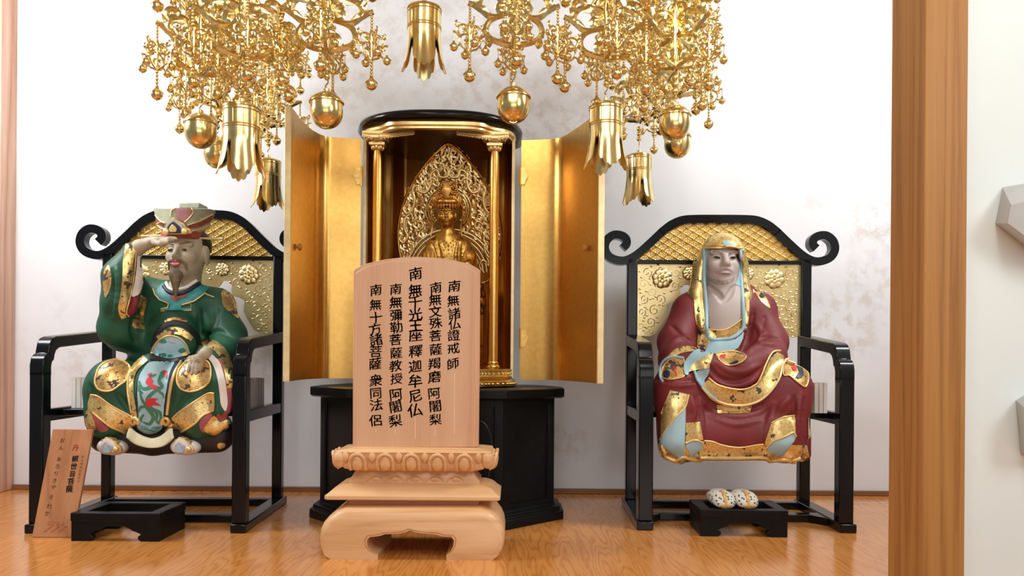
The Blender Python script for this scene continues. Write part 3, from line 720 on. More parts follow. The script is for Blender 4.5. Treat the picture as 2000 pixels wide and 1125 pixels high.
# ------------------------------------------------------------ carved forms: distance fields meshed by surface nets
class Field:
    def __init__(s, lo, hi, h):
        s.lo = np.array(lo, float); s.h = h
        s.n = [int(math.ceil((hi[i] - lo[i]) / h)) + 1 for i in range(3)]
        s.ax = [np.float32(lo[i]) + np.float32(h) * np.arange(s.n[i], dtype=np.float32) for i in range(3)]
        s.f = np.full(s.n, 1.0, np.float32)
    def block(s, lo, hi):
        i0 = [max(0, int((lo[i] - s.lo[i]) / s.h)) for i in range(3)]; i1 = [min(s.n[i], int((hi[i] - s.lo[i]) / s.h) + 2) for i in range(3)]
        if any(a >= b for a, b in zip(i0, i1)): return None
        sl = tuple(slice(a, b) for a, b in zip(i0, i1))
        return sl, s.ax[0][sl[0]][:, None, None], s.ax[1][sl[1]][None, :, None], s.ax[2][sl[2]][None, None, :]
    def merge(s, sl, d, k, sub):
        f = s.f[sl]
        if sub:
            d = -d
            if k <= 0: s.f[sl] = np.maximum(f, d); return
            hh = np.clip(.5 - .5 * (d - f) / k, 0, 1); s.f[sl] = d * (1 - hh) + f * hh + k * hh * (1 - hh)
        else:
            if k <= 0: s.f[sl] = np.minimum(f, d); return
            hh = np.clip(.5 + .5 * (d - f) / k, 0, 1); s.f[sl] = d * (1 - hh) + f * hh - k * hh * (1 - hh)
    def cap(s, a, b, ra, rb=None, k=.02, sub=False, sq=(1, 1, 1)):
        rb = ra if rb is None else rb; R = max(ra, rb) + k + 4 * s.h
        q = [1 / x for x in sq]
        lo = [min(a[i], b[i]) - R * max(1, sq[i]) for i in range(3)]; hi = [max(a[i], b[i]) + R * max(1, sq[i]) for i in range(3)]
        B = s.block(lo, hi)
        if B is None: return s
        sl, X, Y, Z = B
        ba = [(b[i] - a[i]) * q[i] for i in range(3)]; bb = max(sum(c * c for c in ba), 1e-9)
        px, py, pz = (X - a[0]) * q[0], (Y - a[1]) * q[1], (Z - a[2]) * q[2]
        t = np.clip((px * ba[0] + py * ba[1] + pz * ba[2]) / bb, 0, 1)
        d = np.sqrt((px - t * ba[0])**2 + (py - t * ba[1])**2 + (pz - t * ba[2])**2) - (ra + (rb - ra) * t)
        s.merge(sl, (d * min(sq)).astype(np.float32), k, sub); return s
    def path(s, pts, rs, k=.02, sub=False, sq=(1, 1, 1)):
        if not isinstance(rs, (list, tuple)): rs = [rs] * len(pts)
        for i in range(len(pts) - 1): s.cap(pts[i], pts[i + 1], rs[i], rs[i + 1], k, sub, sq)
        return s
    def ell(s, c, r, k=.02, sub=False, rot=None):
        R = max(r) + k + 4 * s.h; B = s.block([c[i] - R for i in range(3)], [c[i] + R for i in range(3)])
        if B is None: return s
        sl, X, Y, Z = B; dx, dy, dz = X - c[0], Y - c[1], Z - c[2]
        if rot is not None:
            m = rot.transposed()
            dx, dy, dz = (m[0][0]*dx + m[0][1]*dy + m[0][2]*dz, m[1][0]*dx + m[1][1]*dy + m[1][2]*dz, m[2][0]*dx + m[2][1]*dy + m[2][2]*dz)
        k0 = np.sqrt((dx/r[0])**2 + (dy/r[1])**2 + (dz/r[2])**2); k1 = np.sqrt((dx/r[0]**2)**2 + (dy/r[1]**2)**2 + (dz/r[2]**2)**2) + 1e-6
        s.merge(sl, (k0 * (k0 - 1) / k1).astype(np.float32), k, sub); return s
    def boxcut(s, lo, hi, k=.01, sub=True):
        m = k + 4 * s.h; B = s.block([a - m for a in lo], [a + m for a in hi])
        if B is None: return s
        sl, X, Y, Z = B
        q = [np.abs(A - (lo[i] + hi[i]) / 2) - (hi[i] - lo[i]) / 2 for i, A in enumerate((X, Y, Z))]
        d = np.sqrt(np.maximum(q[0], 0)**2 + np.maximum(q[1], 0)**2 + np.maximum(q[2], 0)**2) + np.minimum(np.maximum(q[0], np.maximum(q[1], q[2])), 0)
        s.merge(sl, d.astype(np.float32), k, sub); return s
    def sample(s, p):
        g = (np.asarray(p, float) - s.lo) / s.h; i = np.clip(np.floor(g).astype(int), 0, [n - 2 for n in s.n]); t = g - i; v = 0
        for dx in (0, 1):
            for dy in (0, 1):
                for dz in (0, 1):
                    w = (t[..., 0] if dx else 1 - t[..., 0]) * (t[..., 1] if dy else 1 - t[..., 1]) * (t[..., 2] if dz else 1 - t[..., 2])
                    v = v + w * s.f[i[..., 0] + dx, i[..., 1] + dy, i[..., 2] + dz]
        return v
    def hit(s, px, py):
        """first point of the form on the line of sight through a photo pixel"""
        u, v = uv(px, py); ys = np.arange(s.lo[1] + s.h, s.ax[1][-1] - s.h, s.h * .5)
        pts = np.stack([u * ys, ys, CAMZ + v * ys], 1); f = s.sample(pts); w = np.where(f < 0)[0]
        if len(w) == 0: j = int(np.argmin(f)); return Vector(pts[j])
        j = w[0]
        if j == 0: return Vector(pts[0])
        a = f[j-1] / (f[j-1] - f[j]); return Vector(pts[j-1] * (1 - a) + pts[j] * a)
    def ridge(s, px, r, k=.012, sub=False, lift=0.0, n=4):
        """a fold along photo pixels, raised from (or cut into) the surface"""
        q = catmull([(x, y, 0) for x, y in px], n); pts = [s.hit(p.x, p.y) for p in q]; m = len(pts)
        pts = [p - RAY(0.0 + q[i].x, q[i].y) * lift for i, p in enumerate(pts)]
        rs = [r * (0.35 + 0.65 * math.sin(PI * i / (m - 1))) for i in range(m)]
        return s.path(pts, rs, k, sub)
    def mesh(s, name, mat, parent, smooth=180, iters=1):
        f = s.f; neg = f < 0; nx, ny, nz = s.n
        c = np.zeros((nx-1, ny-1, nz-1), np.uint8)
        for dx in (0, 1):
            for dy in (0, 1):
                for dz in (0, 1): c += neg[dx:nx-1+dx, dy:ny-1+dy, dz:nz-1+dz]
        act = (c > 0) & (c < 8); ijk = np.argwhere(act); idx = np.full(act.shape, -1, np.int64); idx[act] = np.arange(len(ijk))
        acc = np.zeros((len(ijk), 3)); cnt = np.zeros(len(ijk)); I, J, K_ = ijk[:, 0], ijk[:, 1], ijk[:, 2]
        cs = [(a, b, d) for a in (0, 1) for b in (0, 1) for d in (0, 1)]
        for p in cs:
            for ax in range(3):
                if p[ax]: continue
                q = list(p); q[ax] = 1
                fa = f[I+p[0], J+p[1], K_+p[2]]; fb = f[I+q[0], J+q[1], K_+q[2]]; w = (fa < 0) != (fb < 0)
                t = np.where(w, fa / np.where(w, fa - fb, 1), 0)
                e = np.array(p, float)[None, :] + t[:, None] * (np.array(q) - np.array(p))[None, :]
                acc += np.where(w[:, None], e, 0); cnt += w
        co = s.lo + (ijk + acc / cnt[:, None]) * s.h
        quads = []
        for ax in range(3):
            o1, o2 = [(1, 2), (2, 0), (0, 1)][ax]
            sa = [slice(None)] * 3; sb = [slice(None)] * 3; sa[ax] = slice(0, -1); sb[ax] = slice(1, None)
            A, Bn = neg[tuple(sa)], neg[tuple(sb)]; w = np.argwhere(A != Bn)
            ok = (w[:, o1] > 0) & (w[:, o2] > 0) & (w[:, o1] < s.n[o1]-1) & (w[:, o2] < s.n[o2]-1); w = w[ok]
            fl = A[w[:, 0], w[:, 1], w[:, 2]]; ids = []
            for d1, d2 in ((-1, -1), (0, -1), (0, 0), (-1, 0)):
                g = w.copy(); g[:, o1] += d1; g[:, o2] += d2; ids.append(idx[g[:, 0], g[:, 1], g[:, 2]])
            q = np.stack(ids, 1); q[~fl] = q[~fl][:, ::-1]; quads.append(q)
        q = np.concatenate(quads); q = q[(q >= 0).all(1)]
        for _ in range(iters):                                   # light smoothing
            sm = np.zeros_like(co); dg = np.zeros(len(co))
            for a in range(4):
                for bb in ((a+1) % 4,):
                    np.add.at(sm, q[:, a], co[q[:, bb]]); np.add.at(dg, q[:, a], 1); np.add.at(sm, q[:, bb], co[q[:, a]]); np.add.at(dg, q[:, bb], 1)
            co = np.where(dg[:, None] > 0, co * .5 + .5 * sm / np.maximum(dg, 1)[:, None], co)
        off = np.array(origin_of(parent)) if parent is not None else np.zeros(3)
        me = bpy.data.meshes.new(name); me.from_pydata((co - off).tolist(), [], q.tolist()); me.update()
        o = link_mesh(name, me, mat, parent, smooth)
        s.co, s.q = co, q
        return o
def bvh_of(*fields):
    vs = []; fs = []
    for f in fields:
        b = len(vs); vs += [Vector(c) for c in f.co]; fs += [tuple(int(i) + b for i in t_) for t_ in f.q]
    return BVHTree.FromPolygons(vs, fs)
def onto(bvh, px, py, off, near=None):
    d = RAY(px, py); h, n_, _, _ = bvh.ray_cast(EYE, d)
    if h is None:
        g = P(px, py, near if near else 2.6); h, n_, _, _ = bvh.find_nearest(g)
        if n_.dot(d) > 0: n_ = -n_
        return h + n_ * off, n_
    if n_.dot(d) > 0: n_ = -n_
    return h + (n_ * .6 - d * .4) * off, n_
def decal(name, bvh, outline, mat, parent, off=.0016, res=5.0, closed=True, smooth_n=0, near=None, thick=.004, label=None):
    """a thin painted or gilded layer lying on a carved surface; outline in photo pixels"""
    if smooth_n: pts = [(p.x, p.y) for p in catmull([(x, y, 0) for x, y in outline], smooth_n, True)]
    else: pts = list(outline)
    dense = []
    for i in range(len(pts)):
        a, c = pts[i], pts[(i+1) % len(pts)]; L = math.hypot(c[0]-a[0], c[1]-a[1]); n_ = max(1, int(L / res))
        dense += [(a[0] + (c[0]-a[0])*k/n_, a[1] + (c[1]-a[1])*k/n_) for k in range(n_)]
    xs = [p[0] for p in dense]; ys = [p[1] for p in dense]; V = [Vector(p) for p in dense]; m = len(V)
    x = min(xs) + res / 2
    while x < max(xs):
        y = min(ys) + res / 2
        while y < max(ys):
            if inside((x, y), dense) and min((x-a)**2 + (y-c)**2 for a, c in dense) > (res*.45)**2: V.append(Vector((x, y)))
            y += res
        x += res
    vo, _, fo, orig, _, _ = delaunay_2d_cdt(V, [(i, (i+1) % m) for i in range(m)], [], 1, 1e-6)
    P3 = [onto(bvh, v.x, v.y, off, near)[0] for v in vo]
    o_ = origin_of(parent)
    bm = bmesh.new(); bv = [bm.verts.new(p - o_) for p in P3]
    for f in fo:
        try: bm.faces.new([bv[i] for i in f])
        except ValueError: pass
    bmesh.ops.recalc_face_normals(bm, faces=bm.faces)
    ed = [e for e in bm.edges if e.is_boundary]
    if ed:
        ex = bmesh.ops.extrude_edge_only(bm, edges=ed); nv = [g for g in ex['geom'] if isinstance(g, bmesh.types.BMVert)]
        for v in nv: v.co += ((v.co + o_) - EYE).normalized() * thick
        bmesh.ops.recalc_face_normals(bm, faces=bm.faces)
    me = bpy.data.meshes.new(name); bm.to_mesh(me); bm.free()
    o = link_mesh(name, me, mat, parent, 50)
    if label: o['label'] = label
    return o
def strip(pts, w, n=5):
    """outline of a band of width w (pixels, number or list) along a line"""
    m0 = len(pts); ws = w if isinstance(w, (list, tuple)) else [w] * m0
    c = catmull([(x, y, ws[i]) for i, (x, y) in enumerate(pts)], n); L = []; R = []
    for i, p in enumerate(c):
        t_ = (c[min(i+1, len(c)-1)] - c[max(i-1, 0)]); l = math.hypot(t_.x, t_.y) or 1; nx, ny = -t_.y / l, t_.x / l
        L.append((p.x + nx * p.z / 2, p.y + ny * p.z / 2)); R.append((p.x - nx * p.z / 2, p.y - ny * p.z / 2))
    return L + R[::-1]
def cord(name, bvh, px, r, mat, parent, off=0.0, n=5, near=None, closed=False, label=None):
    c = catmull([(x, y, 0) for x, y in px], n, closed); b = MB()
    b.tube([onto(bvh, p.x, p.y, off, near)[0] for p in c], r, 6, closed=closed); o = b.build(name, mat, parent, smooth=80)
    if label: o['label'] = label
    return o
def head(F, H, s, yaw=0.0, pitch=0.0, k=1.0, mouth_open=False, nose=1.0):
    """skull, brow, eyes, nose, lips, chin and ears around a head centre; returns local->world"""
    R = Euler((pitch, 0, yaw)).to_matrix(); H = Vector(H)
    W = lambda x, y, z: H + R @ Vector((x * s, y * s, z * s))
    E = lambda c, r, kk=.012, sub=False: F.ell(W(*c), [q * s for q in r], kk * s, sub, R)
    C = lambda a, b_, ra, rb, kk=.01, sub=False: F.cap(W(*a), W(*b_), ra * s, rb * s, kk * s, sub)
    E((0, .012, .028), (.074, .088, .088), .02); E((0, -.022, -.045), (.060, .060, .062), .03); E((0, -.058, -.088), (.024, .020, .018), .025)
    for q in (-1, 1):
        E((q*.036, -.054, -.022), (.026, .024, .026), .02)
        C((q*.050, -.062, .026), (q*.012, -.078, .020), .008, .008, .012)
        E((q*.031, -.088, .004), (.020, .014, .011), .012, True)
        E((q*.031, -.064, .003), (.018, .016, .012), .004)
        E((q*.011*nose, -.085, -.027), (.009, .010, .008), .006)
        E((q*.078, .006, -.006), (.011, .020, .034), .008); E((q*.076, .012, -.034), (.008, .010, .018), .008)
        C((q*.018, -.082, -.034), (q*.034, -.066, -.058), .003, .003, .006, True)
    C((0, -.074, .018), (0, -.096, -.020), .008, .012 * nose, .012)
    E((0, -.074, -.050), (.030, .018, .018), .015)
    if mouth_open: E((0, -.094, -.052), (.021, .014, .009), .004, True)
    else: C((-.022, -.086, -.050), (.022, -.086, -.050), .0022, .0022, .004, True)
    C((-.016, -.086, -.044), (.016, -.086, -.044), .005, .005, .006); C((-.014, -.084, -.060), (.014, -.084, -.060), .006, .006, .006)
    return W

# ------------------------------------------------------------ the gilded shrine
SX = -.272
t = SHR = thing('altar_shrine', 'open gilded shrine cabinet with black rounded top and two curved gold doors', 'shrine', (SX, 2.85, .4626))
LIP = [(-.275,2.84),(-.268,2.79),(-.245,2.745),(-.195,2.705),(-.16,2.668),(-.11,2.655),(0,2.652),(.11,2.655),(.16,2.668),(.195,2.705),(.245,2.745),(.268,2.79),(.275,2.84)]
LIP = [(p.x, p.y) for p in catmull([(a, c, 0) for a, c in LIP], 3)]
BACK = [(.275,2.99),(.20,3.10),(.13,3.15),(-.13,3.15),(-.20,3.10),(-.275,2.99)]
def plan(off, z, back=True):
    pts = LIP + (BACK if back else []); r = []
    cx, cy = 0, 2.9
    for x, y in pts:
        d = Vector((x - cx, y - cy)); d = d * (1 + off / d.length); r.append(Vector((SX + cx + d.x, cy + d.y, z)))
    return r
LIP0 = LIP; LIP = [(p.x, p.y) for p in catmull([(-.275,2.845,0),(-.25,2.76,0),(-.195,2.695,0),(-.11,2.657,0),(0,2.647,0),(.11,2.657,0),(.195,2.695,0),(.25,2.76,0),(.275,2.845,0)], 5)]
b = MB(); b.loft([plan(.012,1.384), plan(.024,1.389), plan(.030,1.400), plan(.026,1.413), plan(.0,1.424), plan(-.1,1.434), plan(-.24,1.438)]); b.build('rounded_top', M['black'], t, smooth=50); LIP = LIP0
b = MB()
for off, z0, z1 in ((.006,1.370,1.384), (-.004,1.360,1.372)):
    o_, i_ = [p for p in plan(off, z0, False)], [p for p in plan(off - .02, z0, False)]
    up = Vector((0, 0, z1 - z0)); q = o_ + i_[::-1]; b.loft([q, [p + up for p in q]])
b.build('cornice', M['leaf_gold'], t, bevel=.0015)
b = MB(); b.loft([plan(-.012, 1.366), plan(-.012, 1.372)]); b.build('inner_ceiling', M['ceiling_lacquer'], t)
# shell: outside black, inside pleated dull gold
inn = [(-.270,2.845)] + [(-.268,2.90),(-.262,2.96),(-.250,3.0),(-.236,3.02),(-.205,3.035),(-.195,3.05),(-.170,3.085),(-.155,3.09),(-.11,3.115),(-.05,3.13)]
inn = inn + [(-a, c) for a, c in reversed(inn)]
outw = [(-.2765,2.845),(-.2765,2.995),(-.205,3.108),(-.132,3.158),(.132,3.158),(.205,3.108),(.2765,2.995),(.2765,2.845)]
ic = [(p.x, p.y) for p in catmull([(a, c, 0) for a, c in inn], 3)]
b = MB(); q = [(SX + a, c) for a, c in ic] + [(SX + a, c) for a, c in [(x*.999 + (.003 if x > 0 else -.003), y + .004) for x, y in ic][::-1]]
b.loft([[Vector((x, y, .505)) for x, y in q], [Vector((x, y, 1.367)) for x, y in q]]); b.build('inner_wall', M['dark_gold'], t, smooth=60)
b = MB(); q = [(SX + a, c) for a, c in outw] + [(SX + a * .988, c - .003) for a, c in outw[::-1]]
b.loft([[Vector((x, y, .505)) for x, y in q], [Vector((x, y, 1.384)) for x, y in q]]); b.build('outer_wall', M['black'], t)
for sx in (-1, 1):
    b = MB(); b.box(SX + sx*.272 - .006, SX + sx*.272 + .006, 2.812, 2.846, .495, 1.372); b.build('front_stile', M['cream_edge'], t, bevel=.0015)
# moulded base
b = MB(); b.loft([plan(-.005,.493), plan(.0,.497), plan(.0,.503), plan(-.006,.506), plan(-.006,.518), plan(.0,.521), plan(.0,.527), plan(-.01,.528)]); b.build('upper_base', M['leaf_gold'], t, bevel=.001)
b = MB(); b.loft([plan(.004,.463), plan(.012,.467), plan(.012,.484), plan(.004,.489), plan(-.006,.494)]); b.build('lower_base', M['gold'], t, bevel=.001)
b = MB(); rnd = random.Random(8); lp = plan(.0125, .476, False); lu = plan(-.0055, .512, False)
for k in range(1, len(lp) - 1):
    b.ell(lp[k], (.008, .0035, .005), 8, 5)
    b.ell(lu[k], (.006, .003, .0045), 8, 5)
b.build('base_ornament', M['leaf_gold'], t, smooth=60)
# two gold posts with capitals and bracket arms
for sx, px in ((-1, 736.5), (1, 964.5)):
    x, y = P(px, 500, 2.745).x, 2.745
    b = MB(); b.lathe([(.0165,.545),(.0165,1.265),(.0155,1.29),(.013,1.305)], (x, y, 0), 20); b.build('gold_post', M['door_gold'], t, smooth=60)
    b = MB(); b.lathe([(.0205,.528),(.024,.533),(.024,.540),(.018,.545),(.0205,.549),(.0175,.555)], (x, y, 0), 20); b.build('post_base', M['gold'], t, smooth=60)
    b = MB(); b.lathe([(.013,1.304),(.017,1.308),(.019,1.320)], (x, y, 0), 16)
    for k in range(8):
        a = 2*PI*k/8; b.ell((x + .019*math.cos(a), y + .019*math.sin(a), 1.315), (.006,.006,.009), 8, 5)
    b.box(x-.028, x+.028, y-.022, y+.022, 1.321, 1.331); b.box(x-.021, x+.021, y-.018, y+.018, 1.331, 1.338); b.box(x-.040, x+.040, y-.016, y+.016, 1.338, 1.349); b.box(x-.012, x+.012, y-.05, y+.04, 1.338, 1.349); b.box(x-.046,x+.046,y-.02,y+.02,1.352,1.364)
    for d in (-.034, 0, .034): b.box(x+d-.009, x+d+.009, y-.014, y+.014, 1.347, 1.353)
    b.build('capital', M['leaf_gold'], t, bevel=.001)
    b = MB(); n_ = 9
    for nm, sg, L_, d0, d1 in (('bracket_carving', -sx, .135, .030, .008), ('corner_carving', sx, .050, .030, .020)):
        b = MB(); q = [(0, 1.3665), (L_, 1.3665)]
        for k in range(40, -1, -1):
            f = k / 40; q.append((L_ * f, 1.3665 - (d0 + (d1 - d0) * f) - .0035 * abs(math.sin(f * L_ / .012 * PI))))
        b.prism(q, lambda a, z: (x + sg * a, y - .034, z), lambda a, z: (x + sg * a, y - .026, z))
        for k in range(int(L_ / .007)):
            f = (k + .5) * .007 / L_; dd = d0 + (d1 - d0) * f
            for r_ in range(2): b.ell((x + sg * L_ * f, y - .0345, 1.3625 - dd * (.25 + .5 * r_)), (.0042, .003, .0042 if r_ else .003), 7, 5)
        b.build(nm, M['leaf_gold'], t, smooth=50)
# doors
def door(pts, sg, knob, hinges):
    c = catmull([P(px, 500, Y) for px, Y in pts], 6); zt, zb = 1.3625, .489
    front = [(p.x, p.y) for p in c]; back = []
    for i, p in enumerate(c):
        d = (c[min(i+1, len(c)-1)] - c[max(i-1, 0)]); d.z = 0; d.normalize(); n_ = Vector((-d.y, d.x, 0)) 
        if n_.dot(Vector((0, 1, 0))) + n_.dot(Vector((sg, 0, 0))) < 0: n_ = -n_
        back.append((p.x + n_.x * .013, p.y + n_.y * .013))
    q = front + back[::-1]
    b = MB(); b.loft([[Vector((x, y, zb)) for x, y in q], [Vector((x, y, zt)) for x, y in q]]); d_ = b.build('door', M['door_gold'], t, smooth=50)
    b = MB(); q = back + [(x + (x - fx) * .5, y + (y - fy) * .5) for (x, y), (fx, fy) in zip(back[::-1], front[::-1])]
    b.loft([[Vector((x, y, zb)) for x, y in q], [Vector((x, y, zt)) for x, y in q]]); b.build('outer_skin', M['black'], d_, smooth=50)
    e0, e1 = Vector((*front[-1], 0)), Vector((*back[-1], 0)); tn = Vector((front[-1][0]-front[-2][0], front[-1][1]-front[-2][1], 0)).normalized(); sd = (e1 - e0)
    b = MB(); q = [e0 - sd*.1 - tn*.002, e0 - sd*.1 + tn*.006, e1 + sd*.5 + tn*.006, e1 + sd*.5 - tn*.002]
    b.loft([[p + Vector((0,0,zb-.001)) for p in q], [p + Vector((0,0,zt+.001)) for p in q]]); b.build('edge_strip', M['cream_edge'], d_, bevel=.0015)
    # knob near the outer edge
    kx, ky, kY = knob; kp = P(kx, ky, kY); best = min(range(len(front)), key=lambda i: (front[i][0]-kp.x)**2 + (front[i][1]-kp.y)**2)
    f0 = Vector((*front[best], kp.z)); n_ = (Vector((*front[best], 0)) - Vector((*back[best], 0))).normalized()
    b = MB(); b.tube([f0, f0 + n_*.004, f0 + n_*.006, f0 + n_*.014, f0 + n_*.016], .011, 8, radii=[.005,.005,.011,.011,.009])
    b.tube([f0 - n_*.018, f0 - n_*.032], .0025, 6); b.build('knob', M['post'], d_)
    for hx, hy in hinges:
        hp = P(hx, hy, 2.79); b = MB(); sh = []
        for k in range(24):
            a = -PI/2 + PI*k/23; rr = 1 + .10*math.cos(6*a); sh.append((sg*(.024*rr*math.cos(a)), .032*rr*math.sin(a)))
        b.prism(sh, lambda a, z: (hp.x + a, 2.800 - .0045 - abs(a)*.12, hp.z + z), lambda a, z: (hp.x + a, 2.803 - abs(a)*.12, hp.z + z))
        b.tube([Vector((hp.x - sg*.002, 2.797, hp.z - .036)), Vector((hp.x - sg*.002, 2.797, hp.z + .036))], .0045, 8); b.build('hinge', M['gold'], d_)
    return d_
door([(704,2.802),(690,2.797),(672,2.79),(655,2.784),(642,2.778),(636,2.770),(632,2.764),(628,2.756),(622,2.742),(617,2.724),(610,2.700),(598,2.645),(586,2.575),(573,2.48),(567,2.445)], -1, (582,482,2.52), [(704,343),(704,652)])
D2 = door([(1017,2.802),(1033,2.798),(1050,2.793),(1068,2.787),(1080,2.780),(1087,2.772),(1092,2.764),(1098,2.750),(1108,2.715),(1118,2.675),(1130,2.625),(1145,2.56),(1160,2.49),(1168,2.455)], 1, (1142,484,2.545), [(1017,343),(1017,661)])
b = MB(); p = P(1176, 437, 2.465); b.ell(p, (.007,.006,.007), 10, 6); b.tube([p, p + Vector((-.009,-.002,0))], .002, 6); b.tube([p + Vector((0,0,-.006)), p + Vector((-.002,0,-.30))], .0012, 5); b.build('latch_cord', M['cap_red'], D2)

# ------------------------------------------------------------ seated gilded buddha
t = thing('buddha_statue', 'seated golden buddha statue with crown and openwork halo inside the shrine', 'statue', (P(874, 600, 2.84).x, 2.84, .528))
BY = 2.80
c = lambda px, py, y=BY: P(px, py, y)
F = Field((-.42, 2.66, .70), (-.06, 2.95, 1.25), .0025)
W = head(F, c(873.5, 421, BY), .40, 0.0, .03)
F.cap(c(874, 440, BY+.008), c(875, 462, BY+.01), .022, .027, .012); F.cap(c(860, 464, BY+.014), c(891, 464, BY+.014), .021, .021, .015)
F.ell(c(877, 500, BY+.02), (.062,.042,.075), .02); F.ell(c(877, 478, BY+.02), (.066,.034,.03), .02)
for sx, pts in ((-1, [(846,478,.01),(838,500,.0),(842,528,-.03),(868,548,-.075)]), (1, [(906,478,.01),(916,500,.0),(914,528,-.03),(884,548,-.075)])):
    F.path([c(x, y, BY + d) for x, y, d in pts], [.026,.025,.022,.016], .014)
F.ell(c(876, 560, BY), (.13,.085,.04), .03); F.ell(c(876, 548, BY-.08), (.03,.02,.014), .01)
for q in ([(846,470),(856,500),(858,540)], [(858,470),(866,500),(868,540)], [(894,470),(890,500),(890,540)], [(905,472),(902,500),(900,540)]): F.ridge(q, .004, .006)
for q in ([(836,510),(846,516),(858,526)], [(918,510),(908,516),(898,526)]): F.ridge(q, .005, .005)
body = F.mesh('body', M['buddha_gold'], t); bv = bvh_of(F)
b = MB(); hc = c(874, 400, BY)
for k in range(15):
    a = PI*(.02 + .96*k/14); hgt = .030 + .030*math.sin(a)**2
    p = hc + Vector((.050*math.cos(a), -.034*math.sin(a) + .004, .012)); b.ell(p, (.0085,.006,hgt*.6), 8, 6); b.ell(p + Vector((0,0,hgt*.55)), (.005,.005,.007), 8, 5)
b.lathe([(.044,-.003),(.047,.0),(.048,.008),(.045,.012),(.040,.022),(.036,.046),(.024,.064),(.004,.072)], hc, 18)
b.leaf(hc + Vector((0,-.046,.045)), (.034,.008,.020), Euler((0, PI/2, 0)).to_matrix())
for k in range(170):
    a = PI*rnd.random(); z = rnd.random(); r = .046*(1-.62*z*z); b.ell(hc + Vector((r*math.cos(a), -r*math.sin(a)*.95, .012 + .07*z)), (.0045,.0045,.0045), 6, 4)
for sx in (-1, 1):
    b.tube(catmull([hc + Vector((sx*.052,-.01,.0)), hc + Vector((sx*.058,-.012,-.04)), hc + Vector((sx*.052,-.03,-.085)), hc + Vector((sx*.056,-.035,-.12))], 4), .0026, 6)
    b.ell(hc + Vector((sx*.06,-.012,-.012)), (.008,.005,.012), 8, 5)
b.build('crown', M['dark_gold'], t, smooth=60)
b = MB(); b.ell(hc + Vector((0, -.0015, -.012)), (.031, .034, .010), 16, 8); b.build('hair_band', M['eye'], t, smooth=60)
b = MB()
for px, py, w in [(868,470,3),(872,474,3),(880,474,3),(884,470,3),(876,480,4),(870,482,2),(882,482,2),(866,478,2),(886,478,2),(876,488,3),(868,488,2),(884,489,2),(876,495,2),(872,500,2),(881,500,2),(862,472,2),(890,472,2)]:
    b.ell(onto(bv, px, py, .001)[0], (w*.0011,.0025,w*.0015), 6, 4)
b.build('necklace', M['dark_gold'], t, smooth=60)
b = MB()
for sx in (-1, 1):
    b.tube([W(sx*.045,-.072,.003), W(sx*.030,-.083,-.001), W(sx*.014,-.077,.003)], .0011, 5); b.tube([W(sx*.05,-.068,.030), W(sx*.032,-.082,.036), W(sx*.012,-.084,.026)], .0011, 5)
b.tube([W(-.018,-.090,-.051), W(0,-.093,-.049), W(.018,-.090,-.051)], .0011, 5)
b.build('face_lines', M['eye'], t)
# halo: lens-shaped openwork board leaning forward
def halo(px, py, d=0.0):
    f = (540 - py) / 260.0; return P(px, py, 2.90 - .075 * max(0, f) + d)
HO = [(876,281),(900,298),(925,325),(948,358),(966,395),(976,430),(979,465),(974,500),(962,530),(945,552),(876,560),(807,552),(792,530),(782,500),(778,465),(780,430),(789,395),(806,358),(828,325),(852,298)]
hout = [(p.x, p.y) for p in catmull([(x, y, 0) for x, y in HO], 4, True)]
M['halo_gold'] = gold('halo_gold', (0.74, 0.55, 0.24), (0.90, 0.73, 0.38), 0.34)
b = MB(); b.tube([halo(x, y, -.004) for x, y in hout], .0058, 6, closed=True)
b.build('halo_rim', M['buddha_gold'], t, smooth=60)
b = MB()
def arcs(cx, cy, r, a0, a1, w):
    b.tube([halo(cx + r*math.cos(a0 + (a1-a0)*k/40), cy - r*1.02*math.sin(a0 + (a1-a0)*k/40), -.003) for k in range(41)], w, 6)
for r in (44, 39, 35): arcs(876, 410, r, -.75, PI + .75, .0036)
for r in (86, 79, 72, 65, 59): arcs(879, 535, r, .05, PI - .05, .0042)
for k in range(26):
    a = -.7 + (PI + 1.4)*k/25; b.ell(halo(876 + 31*math.cos(a), 410 - 31*math.sin(a), -.002), (.006,.003,.006), 6, 4)
b.build('halo_rings', M['halo_gold'], t, smooth=60)
b = MB(); rnd = random.Random(11); cs = []
def vine(px, r):
    q = [halo(x.x, x.y, -.004) for x in catmull([(a, c_, 0) for a, c_ in px], 6)]; m = len(q)
    b.sweep(q, [(-.0060,-.001),(-.004,.0045),(0,.0055),(.004,.0045),(.0060,-.001)], up=(0,-1,0), scale=[.25 + .75*min(1, 5*i/m, 5*(m-1-i)/m) for i in range(m)])
    for e in (q[1], q[-2]): b.ell(e, (.0055,.004,.0055), 8, 5)
for sg in (-1, 1):
    m_ = lambda L: [(877 + sg*(x - 877), y) for x, y in L]
    for L in ([(898,322),(880,330),(880,345),(895,345),(900,332),(912,340),(913,362),(922,376),(936,372),(934,360),(924,362)], [(926,376),(940,362),(948,372),(944,392),(950,412),(962,416),(966,404),(956,400)],
              [(950,416),(962,426),(964,446),(958,462),(966,474),(974,466),(966,458)], [(952,470),(946,484),(952,500),(964,508),(960,520)], [(908,372),(920,356),(908,348),(898,360)], [(945,440),(932,432),(928,444),(938,452)],
              [(955,520),(944,508),(936,520),(946,534)]):
        vine(m_(L), None)
tries = 0
